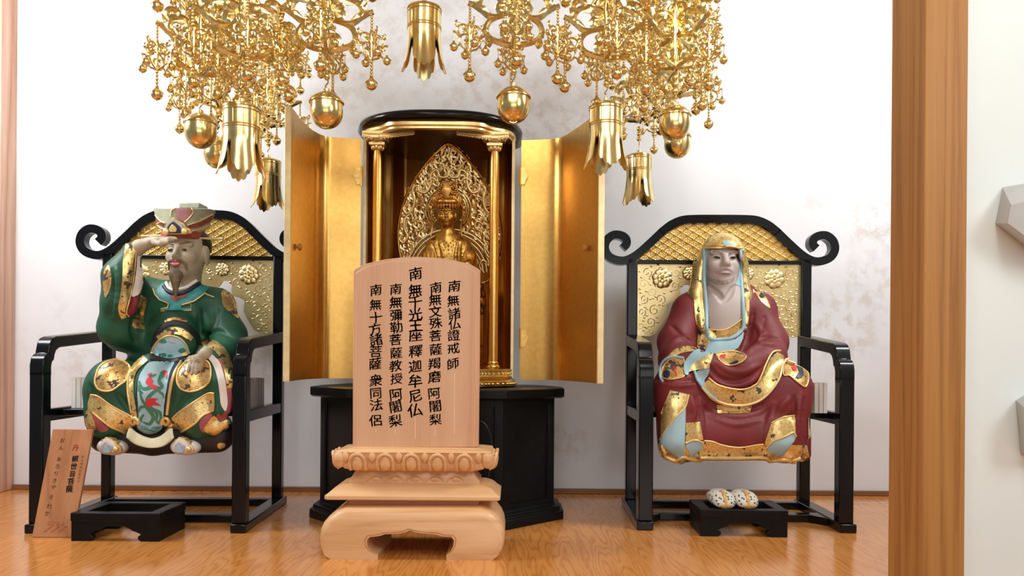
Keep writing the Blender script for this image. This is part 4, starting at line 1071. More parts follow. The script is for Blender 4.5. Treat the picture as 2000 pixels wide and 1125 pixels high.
while len(cs) < 640 and tries < 20000:
    tries += 1; x, y = rnd.uniform(780, 978), rnd.uniform(284, 552)
    if not inside((x, y), hout): continue
    if (x-876)**2 + (y-410)**2 < 45**2 or ((x-879)**2 + (y-535)**2 < 88**2 and y < 560): continue
    if any((x-a)**2 + (y-e)**2 < 4.5**2 for a, e in cs): continue
    cs.append((x, y)); a = rnd.uniform(.6, 2.4) if x < 877 else PI - rnd.uniform(.6, 2.4); L = rnd.uniform(9, 15); cv = rnd.choice((-1, 1)) * rnd.uniform(2, 4)
    q = [(x - L*.5*math.cos(a), y + L*.5*math.sin(a), 0), (x + cv*math.sin(a), y + cv*math.cos(a), 0), (x + L*.5*math.cos(a), y - L*.5*math.sin(a), 0)]
    pts = [halo(p.x, p.y, -.001) for p in catmull(q, 3)]; b.tube(pts, .004, 5, radii=[.0024,.0038,.0046,.0046,.004,.003,.0012][:len(pts)])
b.build('halo_flames', M['halo_gold'], t, smooth=60)
# lotus seat and stepped pedestal
px0, py0 = P(876, 560, 2.84).x, 2.84
b = MB()
for rw, (z, r, n_) in enumerate(((.815,.12,14),(.785,.125,14),(.755,.115,14))):
    for k in range(n_):
        a = 2*PI*(k + .5*(rw % 2))/n_; R_ = Euler((0, -.5, a)).to_matrix(); b.ell((px0 + r*math.cos(a), py0 + r*.8*math.sin(a), z), (.012,.03,.032), 10, 6, R_)
b.lathe([(.10,.72),(.12,.77),(.13,.83),(.13,.842)], (px0, py0, 0), 24); b.build('lotus_seat', M['buddha_gold'], t, smooth=60)
b = MB(); b.lathe([(.145,.530),(.145,.552),(.13,.556),(.125,.575),(.105,.58),(.10,.60),(.13,.605),(.13,.615),(.075,.62),(.07,.66),(.10,.665),(.115,.69),(.09,.70),(.08,.722)], (px0, py0, 0), 8); b.build('pedestal', M['gold'], t, smooth=0)
b = MB()
for k in range(7):
    a = -PI*(.0 + k/6); p = Vector((px0 + .115*math.cos(a), py0 + .10*math.sin(a), .76)); b.ell(p, (.022,.010,.035), 8, 6, Euler((.3, .4*math.cos(a), 0)).to_matrix())
b.build('green_leaves', M['leaf'], t, smooth=60)
# ------------------------------------------------------------ hanging gilt pendants
U = .0014
def band_path(pts, n=4): return catmull([(r, y, 0) for r, y in pts], n)
def fin(b, lines, k, ang, w, h):
    ca, sa = math.cos(ang), math.sin(ang)
    for pts in lines:
        path = [Vector((p.x * k * ca, p.x * k * sa, (172 - p.y) * k)) for p in band_path(pts)]
        b.sweep(path, [(-w, -h*.3), (-w, h*.3), (0, h), (w, h*.3), (w, -h*.3), (0, -h)], up=(-sa, ca, 0))
FIN = [[(3,30),(20,34),(38,40),(50,50),(55,66),(47,80),(28,88),(10,92),(3,97)], [(34,39),(50,37),(60,29),(70,22),(82,14)], [(56,33),(68,20),(64,2),(50,-8),(32,-10),(14,-6),(3,2)],
       [(64,4),(70,-10),(60,-22),(46,-18),(48,-8)], [(20,34),(30,26),(28,14),(18,12)], [(47,80),(52,88),(44,94)], [(34,-10),(28,4),(16,8)], [(12,60),(22,68),(18,80)], [(3,-30),(18,-26),(26,-14)]]
MINI = [[(2,84),(10,84),(18,90),(21,100),(15,110),(6,114),(1,118)], [(14,86),(22,88),(27,84),(32,83)], [(22,86),(25,76),(19,68),(10,66),(2,70)], [(25,72),(30,66),(26,60)], [(10,84),(14,78),(9,74)], [(19,106),(24,108)], [(3,96),(10,100),(6,108)]]
def frame_mesh(mini):
    b = MB()
    for q in range(4):
        a_ = q*PI/2; ca, sa = math.cos(a_), math.sin(a_); R = lambda tilt: Euler((0, tilt, a_)).to_matrix()
        if mini:
            fin(b, MINI, U, a_, .0027, .0022)
            for r, y, a, w, tl in ((12,70,.011,.005,.5),(21,66,.009,.004,-.5),(8,82,.009,.005,.9),(25,92,.007,.004,.2)): b.leaf((r*U*ca, r*U*sa, (172-y)*U), (a, .0022, w), R(tl))
            b.ell((32*U*ca, 32*U*sa, (172-83)*U), (.0040,.0040,.0040), 7, 5)
        else:
            fin(b, FIN, U, a_, .0078, .0055)
            for r, y, a, w, tl in ((18,10,.034,.016,.5),(30,-6,.034,.014,.25),(24,24,.024,.011,.9),(60,24,.026,.011,-.5),(12,54,.024,.010,1.3),(54,66,.018,.008,1.2),(18,-22,.040,.017,.7),(70,6,.022,.010,-1.0),(30,86,.018,.008,-.3)): b.leaf((r*U*ca, r*U*sa, (172-y)*U), (a, .0055, w), R(tl))
            b.tube([Vector((80*U*ca, 80*U*sa, (172-16)*U)), Vector((89*U*ca, 89*U*sa, (172-13)*U))], .0075, 8)
    if mini: b.lathe([(.002,.076),(.005,.085),(.0035,.10),(.0058,.122),(.004,.140),(.0065,.152),(.003,.160)], (0,0,0), 8)
    else: b.lathe([(.005,(172-98)*U),(.010,(172-90)*U),(.008,(172-60)*U),(.012,(172-40)*U),(.008,(172-20)*U),(.014,(172-4)*U),(.008,(172+20)*U),(.012,(172+34)*U),(.004,(172+44)*U)], (0,0,0), 10)
    return b
def beads(b, z0, z1, r, n_, x=0.0, y=0.0, seg=8):
    for k in range(n_):
        z = z0 + (z1 - z0) * (k + .5) / n_; b.ell((x, y, z), (r, r, r * 1.12), seg, 5)
def small_ball(r):
    b = MB(); b.lathe([(.001, r*1.5), (r*.3, r*1.35), (r*.35, r*1.0), (r*.75, r*.62), (r*1.08, r*.30), (r*1.1, r*.2), (r*.98, r*.16), (r, 0), (r*.96, -r*.35), (r*.75, -r*.70), (r*.42, -r*.92), (r*.15, -r*.98), (r*.12, -r*1.12), (.0005, -r*1.15)], (0,0,0), 14)
    return b
def me_of(b, name, smooth=60):
    o = b.build(name, M['chain_gold'], None, smooth=smooth, world=False); me = o.data; bpy.data.objects.remove(o); return me
ME = {}
ME['frame'] = me_of(frame_mesh(False), 'openwork_frame', 40)
b = frame_mesh(True); beads(b, .156, .208, .0040, 6); beads(b, .028, .077, .0046, 5)
for q in range(4):
    x, y = 32*U*math.cos(q*PI/2), 32*U*math.sin(q*PI/2); b.tube([Vector((x, y, .123)), Vector((x, y, .098))], .0011, 5)
ME['tassel'] = me_of(b, 'tassel', 40)
ME['bell_s'] = me_of(small_ball(.0112), 'small_bell'); ME['bell_m'] = me_of(small_ball(.0160), 'round_bell')
b = MB(); beads(b, .016, .074, .0095, 3); b.tube(catmull([(0,0,.018),(.004,0,.012),(0,0,.004),(-.004,0,-.002),(0,0,-.006)], 4), .0022, 6); ME['chain'] = me_of(b, 'bead_chain')
b = MB(); beads(b, .0, .13, .008, 7); ME['link'] = me_of(b, 'bead_chain')
R_ = .0440
b = MB(); b.lathe([(.002,.008),(.008,.006),(.009,-.002),(.020,-.006),(.034,-.014),(.044,-.024),(.0475,-.030),(.0475,-.033),(.043,-.034),(.0438,-.045),(.0442,-.058),(.0425,-.070),(.0375,-.082),(.0295,-.092),(.018,-.0995),(.008,-.1025),(.001,-.103)], (0,0,0), 28); ME['ball'] = me_of(b, 'ball_bell', 40)
b = MB(); b.tube([Vector((.010*math.cos(2*PI*k/12), -.012 + .006*math.sin(2*PI*k/12)*0, -.0985 + .006*math.sin(2*PI*k/12))) for k in range(12)], .0018, 6, closed=True); b.ell((0,-.0125,-.099), (.005,.004,.005), 8, 6); ME['ball_mouth'] = me_of(b, 'bell_mouth')
def bell_mesh():
    b = MB(); nt_, nz_ = 160, 26; out, inn_ = [], []
    def rad(z): return .0475 + (.0175 * max(0, (-z - .10) / .10)**1.5 if z < -.10 else 0)
    for i in range(nt_):
        th = 2*PI*i/nt_; ph = (th % (PI/2)) - PI/4; ph = abs(ph)                      # 0 at a notch, pi/4 mid-petal
        if ph < .035: zb = -.116
        elif ph < .10: zb = -.108
        elif ph < .14: zb = -.118
        else:
            f = (ph - .14) / (PI/4 - .14); zb = -.148 - .042*math.sin(f*PI/2)**.75 - .0075*abs(math.sin(f*PI*2.5))
        co, ci = [], []
        for k in range(nz_):
            z = -.014 + (zb + .014) * k / (nz_-1); r = rad(z)
            co.append(Vector((r*math.cos(th), r*math.sin(th), z))); ci.append(Vector(((r-.0022)*math.cos(th), (r-.0022)*math.sin(th), z)))
        out.append(co); inn_.append(ci)
    V = [p for c_ in out for p in c_] + [p for c_ in inn_ for p in c_]; F_ = []; o_ = nt_*nz_
    for i in range(nt_):
        j = (i+1) % nt_
        for k in range(nz_-1):
            F_.append((i*nz_+k, j*nz_+k, j*nz_+k+1, i*nz_+k+1)); F_.append((o_+i*nz_+k, o_+i*nz_+k+1, o_+j*nz_+k+1, o_+j*nz_+k))
        F_.append((i*nz_+nz_-1, j*nz_+nz_-1, o_+j*nz_+nz_-1, o_+i*nz_+nz_-1))
    b.add(V, F_)
    b.lathe([(.002,.012),(.007,.010),(.008,.0),(.012,-.003),(.030,-.005),(.042,-.009),(.049,-.013),(.050,-.018),(.047,-.020),(.046,-.016),(.02,-.012)], (0,0,0), 32)
    for z in (-.026, -.066, -.072): b.tube([Vector((.0478*math.cos(2*PI*k/40), .0478*math.sin(2*PI*k/40), z)) for k in range(40)], .0016, 6, closed=True)
    for q in range(8):
        a = 2*PI*q/8 + .2; b.tube([Vector((.0478*math.cos(a), .0478*math.sin(a), -.028)), Vector((.0478*math.cos(a), .0478*math.sin(a), -.064))], .0012, 5)
    return b
ME['bell'] = me_of(bell_mesh(), 'flower_bell', 40)
b = MB(); beads(b, -.13, -.015, .004, 10); b.ell((0,0,-.14), (.014,.014,.014), 12, 8); ME['clapper'] = me_of(b, 'clapper')
def put(name, me, parent, loc=(0, 0, 0), rz=0.0):
    o = bpy.data.objects.new(name, me); col.objects.link(o); o.parent = parent; o.location = loc; o.rotation_euler = (0, 0, rz); return o
rnd = random.Random(21)
def tier(t, dz):
    put('openwork_frame', ME['frame'], t, (0, 0, dz))
    for q in range(4):
        a = q*PI/2; x, y = 86*U*math.cos(a), 86*U*math.sin(a); zt = (172-16)*U + dz
        ts = put('tassel', ME['tassel'], t, (x, y, zt - .205), rnd.uniform(-.5, .5) + PI/4)
        for k in range(4): put('small_bell', ME['bell_s'], ts, (32*U*math.cos(k*PI/2), 32*U*math.sin(k*PI/2), .0835))
        put('round_bell', ME['bell_m'], ts, (0, 0, .0105))
def pendant(px, py, Y, kind, rz, label, upper=True, full=True):
    p = P(px, py, Y); t = thing('hanging_pendant', label, 'pendant', p, rz, 'gilt pendants hung with bells')
    if kind == 'ball':
        put('ball_bell', ME['ball'], t); put('bell_mouth', ME['ball_mouth'], t, (0, 0, 0), -rz)
    else:
        put('flower_bell', ME['bell'], t, (0, 0, -.012)); put('clapper', ME['clapper'], t, (0, 0, -.012))
    put('bead_chain', ME['chain'], t, (0, 0, .014))
    top = .112
    if full:
        tier(t, 0.0); top = .30
        put('bead_chain', ME['link'], t, (0, 0, .285))
        if upper: tier(t, .243); top = .54
    b = MB(); L = 2.4 - p.z
    b.tube([Vector((0, 0, top - .02)), Vector((0, 0, L - .012))], .004, 8); b.lathe([(.004, L-.02), (.02, L-.012), (.024, L-.001)], (0,0,0), 14)
    b.build('hanging_rod', M['chain_gold'], t, smooth=60, world=False)
    return t
pendant(829, 0, 2.2, 'bell', .12, 'gilt flower bell hanging alone high in the middle, above the shrine', False, False)
pendant(638, 178, 2.10, 'ball', .10, 'gilt openwork pendant ending in a round bell just left of the shrine top')
pendant(1003, 168, 2.10, 'ball', .06, 'gilt openwork pendant ending in a round bell over the right end of the shrine top')
pendant(472, 192, 2.05, 'bell', .45, 'gilt openwork pendant with the large flower bell in the left cluster, nearer the camera')
pendant(1184, 190, 2.20, 'bell', .12, 'gilt openwork pendant with the large flower bell before the right shrine door')
pendant(392, 220, 2.20, 'ball', .75, 'gilt openwork pendant with the higher round bell at the left edge of the left cluster')
pendant(1318, 205, 2.20, 'ball', .65, 'gilt openwork pendant with the higher round bell at the right edge of the right cluster')
pendant(424, 270, 2.62, 'ball', .2, 'gilt openwork pendant ending in the lower, farther round bell of the left cluster')
pendant(1323, 250, 2.60, 'ball', .3, 'gilt openwork pendant ending in the lower, farther round bell of the right cluster')
pendant(524, 302, 2.93, 'bell', .55, 'gilt openwork pendant with the small far flower bell beside the left shrine door')
pendant(1248, 292, 2.93, 'bell', .9, 'gilt openwork pendant with the small far flower bell right of the right shrine door')
# ------------------------------------------------------------ the green-robed statue
c = P
def Z1(L): return [(280 + u/5.355, 390 + v/5.355) for u, v in L]
def Z2(L): return [(190 + u/4.327, 440 + v/4.327) for u, v in L]
def Z3(L): return [(280 + u/5.625, 560 + v/5.625) for u, v in L]
def Z4(L): return [(150 + u/5.356, 690 + v/5.356) for u, v in L]
def bvh_obj(o):
    M_ = origin_of(o); me = o.data
    return BVHTree.FromPolygons([v.co + M_ for v in me.vertices], [tuple(p.vertices) for p in me.polygons])
t = thing('seated_statue', 'seated statue in green robes with a flared cap, shading its eyes with one hand', 'statue', c(318, 803, 2.7))
G = Field((-1.52, 2.40, .22), (-.83, 2.915, 1.02), .0042)
G.ell(c(318,765,2.70), (.16,.15,.10), .04)
G.cap(c(328,740,2.72), c(345,625,2.735), .150, .128, .04, sq=(1,.75,1))
G.cap(c(298,600,2.74), c(412,600,2.74), .062, .060, .04); G.cap(c(335,578,2.74), c(368,578,2.74), .05, .05, .03)
G.cap(c(378,588,2.745), c(424,594,2.735), .058, .058, .02); G.cap(c(288,572,2.745), c(330,582,2.745), .058, .055, .02)
G.ell(c(337,668,2.63), (.085,.055,.10), .04)
G.path([c(424,604,2.72), c(447,655,2.68), c(446,688,2.61), c(408,696,2.51)], [.060,.056,.052,.040], .03)
G.path([c(418,700,2.51), c(430,745,2.49), c(434,800,2.485)], [.040,.036,.026], .02)
G.path([c(282,605,2.73), c(240,650,2.66), c(230,640,2.60), c(236,590,2.57), c(238,540,2.565), c(258,492,2.56)], [.062,.058,.058,.056,.056,.032], .03)
G.path([c(240,648,2.60), c(285,668,2.66)], [.042,.05], .03)
for a, b_, sx in ((285, 222, -1), (352, 381, 1)):
    G.cap(c(a,765,2.70), c(b_,748,2.535), .10, .080, .04)
    G.path([c(b_ - 8*(sx<0) + 6*(sx>0),770,2.535), c(213 if sx < 0 else 397,818,2.525)], [.078,.070], .03)
G.cap(c(228,800,2.55), c(385,800,2.55), .072, .072, .04)
G.path([c(296,720,2.53), c(297,770,2.505), c(293,825,2.50)], [.05,.05,.035], .03)
G.path([c(183,800,2.50), c(184,826,2.50)], .018, .015); G.path([c(405,812,2.50), c(422,836,2.50), c(440,826,2.50)], .020, .015)
G.boxcut((-1.6, 2.575, .1), (-.7, 3.1, .389), .01)
for L, r in ((Z3([(620,250),(625,420),(640,560)]), .006), (Z3([(780,310),(730,450),(690,560)]), .007), (Z3([(720,520),(830,490),(980,560)]), .007), (Z3([(850,240),(800,420)]), .005), (Z2([(130,380),(140,560),(110,760)]), .006),
             (Z2([(290,800),(300,900),(330,990)]), .005), (Z4([(420,420),(500,520),(560,640)]), .006), (Z4([(1180,420),(1100,520),(1030,640)]), .006), (Z4([(130,330),(150,420),(140,520)]), .006), (Z3([(560,120),(640,60)]), .005)):
    G.ridge(L, r*.8, .012, True, -.001)
for L, r in ((Z3([(670,300),(700,420),(660,560)]), .007), (Z2([(170,330),(180,540),(150,780)]), .007), (Z4([(1470,60),(1600,300),(1600,600)]), .009), (Z4([(640,140),(560,260),(570,430),(610,660)]), .006), (Z4([(1060,130),(1000,330),(950,620)]), .006)):
    G.ridge(L, r, .012, False, -.003)
G.path([G.hit(x, y) - RAY(x, y) * .006 for x, y in Z2([(368,240),(350,420),(325,560),(300,690)])], [.012,.017,.017,.012], .01, True)
robe = G.mesh('robe', M['green'], t)
# head, chest, arms and hands are one body
S = Field((-1.42, 2.40, .50), (-.83, 2.86, 1.02), .0028)
W = head(S, Vector((c(351,489,2.632).x, 2.70, c(351,489,2.632).z)), .85, -.14, .0, mouth_open=True)
S.cap(c(367,520,2.715), c(362,585,2.73), .046, .052, .03); S.cap(c(352,590,2.73), c(340,670,2.72), .07, .07, .03)
S.path([c(352,610,2.73), c(282,605,2.73), c(235,640,2.62), c(245,520,2.57), c(272,482,2.555), c(297,473,2.555)], [.04,.03,.028,.024,.021,.019], .015)
R0 = Euler((0, -.12, 0)).to_matrix(); S.ell(c(311,470,2.556), (.034,.034,.013), .012, False, R0)
for k, (dy, x1, y1) in enumerate(((-.026,338,467),(-.008,344,466),(.010,342,465),(.027,335,464))):
    S.path([c(318,470,2.556+dy*.9), c(330,467.5,2.556+dy), c(x1,y1+1.5,2.556+dy*.9)], [.0095,.0088,.0072], .004)
S.path([c(302,474,2.530), c(314,476,2.517), c(327,474,2.520)], [.0105,.0095,.007], .006)
S.path([c(352,610,2.73), c(424,604,2.72), c(445,680,2.62), c(412,690,2.50)], [.04,.03,.028,.024], .015)
kp = lambda x, y, r: G.hit(x, y) - RAY(x, y) * r
S.path([c(414,690,2.505), kp(401,690,.006), kp(390,698,.008)], [.018,.017,.014], .010)
S.cap(kp(378,703,.006), kp(394,703,.006), .011, .011, .008)
for (x0,y0),(x1,y1),(x2,y2) in (((374,704),(370,715),(367,725)), ((381,706),(377,718),(374.5,730)), ((388,706),(385,718),(382.5,729)), ((395,704),(393,714),(390.5,723))):
    S.path([kp(x0,y0,.007), kp(x1,y1,.008), kp(x2,y2,.004)], [.0074,.0064,.0050], .0015)
S.path([kp(384,697,.008), kp(371,699,.010), kp(363,707,.006)], [.009,.0075,.0056], .003)

B_ = S.block((c(356,463,2.7).x - .085, 2.60, c(356,462,2.69).z), (c(356,463,2.7).x + .085, 2.90, 1.2)); S.f[B_[0]] = np.maximum(S.f[B_[0]], .01)
S.mesh('body', M['skin'], t)
bv, bs = bvh_of(G), bvh_of(S, G)
D = lambda n_, L, m, off=.0016, sm=4, res=5.0, **k: decal(n_, bv, L, M[m], t, off, res, smooth_n=sm, **k)
KL = Z4([(192,270),(235,150),(320,88),(430,65),(520,105),(558,165),(530,265),(450,330),(350,392),(245,385),(200,335)])
KR = Z4([(1045,270),(1075,165),(1150,90),(1270,50),(1375,90),(1405,190),(1385,300),(1300,370),(1185,400),(1085,365)])
for L in (KL, KR):
    D('knee_medallion', L, 'medallion'); cord('medallion_rim', bv, L, .0032, M['trim_gold'], t, .002, closed=True)
PN = Z4([(640,270),(690,175),(760,100),(900,92),(1055,100),(1020,190),(965,400),(935,600),(918,740),(895,805),(830,850),(745,862),(665,832),(622,785),(642,700),(638,600),(626,430)])
D('panel_border', PN, 'navy', .004, 3)
PI_ = [(293.5 + (x - 293.5) * .885, 690 + (y - 690) * .972) for x, y in PN]
pn = D('front_panel', PI_, 'blue', .0062, 3, label='pale blue painted panel with a green and red dragon')
bp = bvh_obj(pn)
DP = lambda n_, L, m, off=.0012, sm=4, res=3.0: decal(n_, bp, L, M[m], pn, off, res, smooth_n=sm, thick=.002)
for L, w in ((Z4([(890,190),(860,290),(890,350),(800,410),(745,470),(740,540),(800,590),(870,620),(875,690),(850,730)]), [4,7,7,7,7,7,7,6,5,3]), (Z4([(700,540),(760,600),(800,670),(760,740),(700,720)]), [5,7,7,6,3]),
             (Z4([(650,290),(680,360),(730,370),(800,340)]), [4,6,7,8]), (Z4([(660,420),(690,500),(720,540)]), [3,5,5]), (Z4([(860,400),(900,430),(905,470)]), [5,4,2]), (Z4([(700,640),(668,690),(690,725)]), [4,5,2]), (Z4([(648,330),(655,390),(690,420)]), [3,6,4]), (Z4([(650,600),(672,560),(700,570)]), [3,6,4]), (Z4([(880,200),(905,225),(890,260)]), [6,5,2]), (Z4([(800,590),(840,640),(830,700),(860,740)]), [6,6,5,3]), (Z4([(745,215),(780,240),(830,220)]), [3,5,3])): DP('dragon_body', strip(L, w, 4), 'dragon', sm=0)
for L in (Z4([(720,300),(755,245),(800,285),(790,325),(860,350),(800,378),(745,335)]), Z4([(722,510),(755,468),(850,478),(815,500),(885,550),(800,540),(770,565),(730,540)]), Z4([(892,180),(948,188),(940,275),(918,215)]), Z4([(740,215),(790,205),(760,240)])): DP('dragon_flame', L, 'red', .0024, 2)
for k in range(4): cord('wave_line', bp, Z4([(660+22*k,745+6*k),(690+22*k,790+3*k),(770+14*k,800+6*k),(800+22*k,770),(850+10*k,790-6*k)]), .0010, M['teal'], pn, .001)
D('front_band', strip(Z4([(720,50),(610,150),(565,270),(566,430),(598,610),(610,690)]), [13,15,15,14,12,9]), 'brocade', .0035, 0)
cord('front_band_edge', bv, Z4([(1095,90),(1020,220),(978,400),(945,640)]), .0055, M['trim_gold'], t, .003)
cord('front_band_edge', bv, Z4([(680,60),(585,150),(535,270),(540,430),(575,620)]), .0032, M['trim_gold'], t, .003)
for sg, cx in ((1, 605), (-1, 935)):
    L = [(cx + sg*(48*(1-.7*k/18))*math.cos(PI*1.15 - k*.42)*-1, 715 - (48*(1-.7*k/18))*math.sin(PI*1.15 - k*.42)) for k in range(19)]
    cord('scroll_end', bv, Z4(L), .0065, M['trim_gold'], t, .006, 2)
cord('panel_lip', bv, Z4([(560,760),(600,800),(650,820),(700,865),(790,888),(880,862),(920,820),(950,790),(985,750)]), .0055, M['trim_gold'], t, .006)
b = MB(); top = catmull([(x, y, 0) for x, y in Z4([(560,790),(620,835),(700,875),(790,895),(880,872),(940,830),(985,790)])], 6); bot = catmull([(x, y, 0) for x, y in Z4([(535,885),(610,945),(700,978),(790,990),(890,975),(960,930),(1002,890)])], 6)
for p, q in zip(top, bot):
    for o_ in (-.5, .5):
        P0, P1 = c(p.x + o_*2.6, p.y, 2.466), c(q.x + o_*2.6, q.y, 2.450); b.tube([P0, (P0+P1)/2 + Vector((0,-.003,0)), P1], .0036, 6)
b.build('fringe', M['fringe'], t, smooth=60)
HL = Z4([(140,432),(230,452),(350,540),(480,612),(590,672),(560,745),(550,872),(480,822),(350,765),(250,690),(170,620),(115,605)]); HR = Z4([(1440,420),(1370,420),(1240,500),(1100,600),(1000,680),(985,760),(1000,882),(1100,820),(1230,740),(1320,650),(1400,612),(1440,600)])
for L in (HL, HR): D('hem_band', L, 'brocade', .003, 2); cord('hem_edge', bv, L[:5], .003, M['trim_gold'], t, .003); cord('hem_edge', bv, L[6:11], .0036, M['trim_gold'], t, .003)
D('hem_lining', Z4([(125,622),(200,655),(280,740),(335,790),(280,822),(210,800),(160,720)]), 'pink_lining', .002); D('hem_lining', Z4([(1400,622),(1300,695),(1285,770),(1330,830),(1360,745),(1415,680)]), 'pink_lining', .002)
D('hem_fold', Z4([(1330,800),(1360,740),(1440,650),(1500,720),(1590,690),(1615,760),(1600,800),(1530,860),(1400,850)]), 'brocade', .0035, 3); D('hem_fold', Z4([(100,600),(160,640),(205,780),(190,800),(102,770)]), 'brocade', .0035, 2)
D('sleeve_lining', strip(Z4([(1480,60),(1575,290),(1590,560),(1530,680),(1465,650)]), [8,10,12,12,10]), 'pink_lining', .002, 0)
D('inner_sleeve', strip(Z4([(1385,20),(1460,110),(1510,260),(1530,420),(1540,530),(1550,600)]), [9,13,14,13,12,3]), 'white', .006, 0)
D('cuff', strip(Z3([(640,650),(750,630),(860,720),(925,860),(950,1000),(955,1110)]), [14,17,18,18,16,13]), 'brocade', .0035, 0)
D('sleeve_band', strip(Z2([(285,165),(262,300),(250,450),(228,600),(205,710),(225,785)]), [20,20,19,17,14,10]), 'brocade', .0035, 0)
cord('sleeve_band_edge', bv, Z2([(330,150),(318,300),(300,470),(270,620),(245,730),(265,770)]), .0028, M['trim_gold'], t, .003)
D('sleeve_lining', Z2([(350,200),(412,250),(412,320),(400,440),(375,590),(345,690),(300,762),(258,765),(247,700),(285,600)]), 'lining', .001, 3); D('inner_sleeve', Z2([(335,235),(412,235),(395,400),(365,540),(340,592),(280,602),(310,480),(325,350)]), 'white', .006, 2)
D('sleeve_patch', Z2([(95,335),(116,420),(110,530),(70,612),(50,500),(58,390)]), 'medallion', .002); D('shoulder_patch', Z3([(858,60),(900,38),(962,90),(1012,200),(1045,345),(960,290),(885,225),(862,140)]), 'medallion', .002)
D('chest_emblem', Z2([(365,600),(420,615),(410,690),(390,770),(400,882),(295,866),(300,800),(340,740),(350,660)]), 'medallion', .002, 0)
D('collar_panel', Z3([(120,50),(210,-40),(330,60),(470,50),(580,-60),(740,-5),(640,110),(540,165),(420,200),(410,235),(500,240),(500,250),(210,262),(215,240),(285,232),(290,195),(170,140)]), 'teal', .003, 0, 4.0)
cord('collar_edge', bv, Z3([(112,30),(130,90),(180,150),(280,190),(272,238),(200,246),(198,272),(525,262),(520,190),(425,203),(560,163),(680,80),(748,-5)]), .0030, M['trim_gold'], t, .005, 1)
D('collar_tab', Z3([(205,243),(520,236),(522,258),(205,266)]), 'teal', .0035, 0, 3.0)
D('collar_flower', Z3([(290,110),(340,95),(400,110),(440,90),(480,100),(440,125),(395,130),(360,165),(320,140)]), 'cap_red', .0055, 2, 3.0)
nk = lambda q: onto(bs, q[0], q[1], .002)[0]
b = MB(); b.tube(catmull([nk(q) for q in Z1([(240,870),(265,922),(330,950),(440,922),(510,875),(555,845)])], 5), .0060, 8); b.build('white_collar', M['white'], t, smooth=60)
b = MB(); b.tube(catmull([nk(q) for q in Z1([(215,905),(270,968),(350,990),(450,962),(530,912),(585,872)])], 5), .0070, 8); b.build('dark_collar', M['navy'], t, smooth=60)
D('belt_edge', strip(Z3([(235,385),(340,352),(480,378)]), 5), 'medallion', .003, 0); D('belt', strip(Z3([(105,660),(150,510),(250,415),(380,398),(500,450),(590,560),(625,690)]), 8.5), 'under', .0035, 0)
D('belly_band', strip(Z3([(160,570),(290,490),(420,500),(530,580)]), [9,13,13,10]), 'medallion', .0045, 0)
BL = Z3([(90,745),(130,650),(200,580),(300,545),(400,578),(460,650),(490,740),(380,778),(250,786)]); D('belly_panel', BL, 'blue', .007, 3); cord('belly_panel_edge', bv, Z3([(90,740),(130,650),(200,575),(300,540),(405,572),(470,645),(500,735)]), .0034, M['trim_gold'], t, .008)
for L, m in ((Z3([(180,590),(240,575),(260,610),(200,620)]), 'dragon'), (Z3([(150,660),(200,640),(215,670),(170,685)]), 'lavender'), (Z3([(270,590),(330,580),(350,610),(300,615)]), 'lavender'), (Z3([(380,700),(430,670),(470,700),(420,730)]), 'dragon'), (Z3([(190,740),(240,725),(260,755),(210,770)]), 'dragon'), (Z3([(290,740),(330,750),(310,775),(270,765)]), 'teal'), (Z3([(420,740),(460,715),(490,740),(450,765)]), 'trim_gold')): D('painted_cloud', L, m, .0085, 2, 2.5, thick=.002)
D('lower_belt', strip(Z3([(70,775),(200,810),(330,815),(450,792),(560,735)]), 8.5), 'under', .006, 0)
# face
b = MB()
for q in (-1, 1): b.ell(W(q*.031, -.0800, .003), (.0108, .0036, .0040), 10, 6, Euler((0, q*.12, -.30)).to_matrix())
b.build('eyes', M['eye'], t, smooth=60)
for q in (-1, 1): b = MB(); b.tube([W(q*.052, -.064, .034), W(q*.036, -.080, .033), W(q*.014, -.088, .023)], .003, 6, radii=[.0015,.0034,.002]); b.build('eyebrow', M['beard'], t, smooth=60)
b = MB()
for q in (-1, 1): b.tube(catmull([W(q*.006,-.097,-.040), W(q*.024,-.091,-.043), W(q*.036,-.078,-.056), W(q*.039,-.072,-.078)], 4), .005, 7, radii=[.003]+[.0048]*8+[.0042]*3+[.0025])
b.build('moustache', M['beard'], t, smooth=60); b = MB()
b.tube(catmull([W(0,-.078,-.082), W(0,-.088,-.105), W(.0,-.088,-.140), W(-.004,-.082,-.192)], 4), .02, 10, radii=[.012,.020,.023,.0235,.022,.020,.018,.0155,.013,.0105,.008,.005,.002])
b.build('goatee', M['beard'], t, smooth=60)
b = MB(); b.tube(catmull([W(-.023,-.088,-.049), W(-.010,-.0985,-.046), W(0,-.097,-.047), W(.010,-.0985,-.046), W(.023,-.088,-.049), W(.013,-.094,-.061), W(0,-.097,-.063), W(-.013,-.094,-.061)], 4, True), .0028, 6, closed=True); b.build('lips', M['lip'], t, smooth=60)
b = MB(); b.ell(W(0,-.088,-.053), (.016,.008,.007), 12, 6); b.build('teeth', M['white'], t, smooth=60)
b = MB(); b.ell(W(0, .026, .034), (.0685,.070,.066), 20, 12); b.build('hair', M['dark_hair'], t, smooth=60)
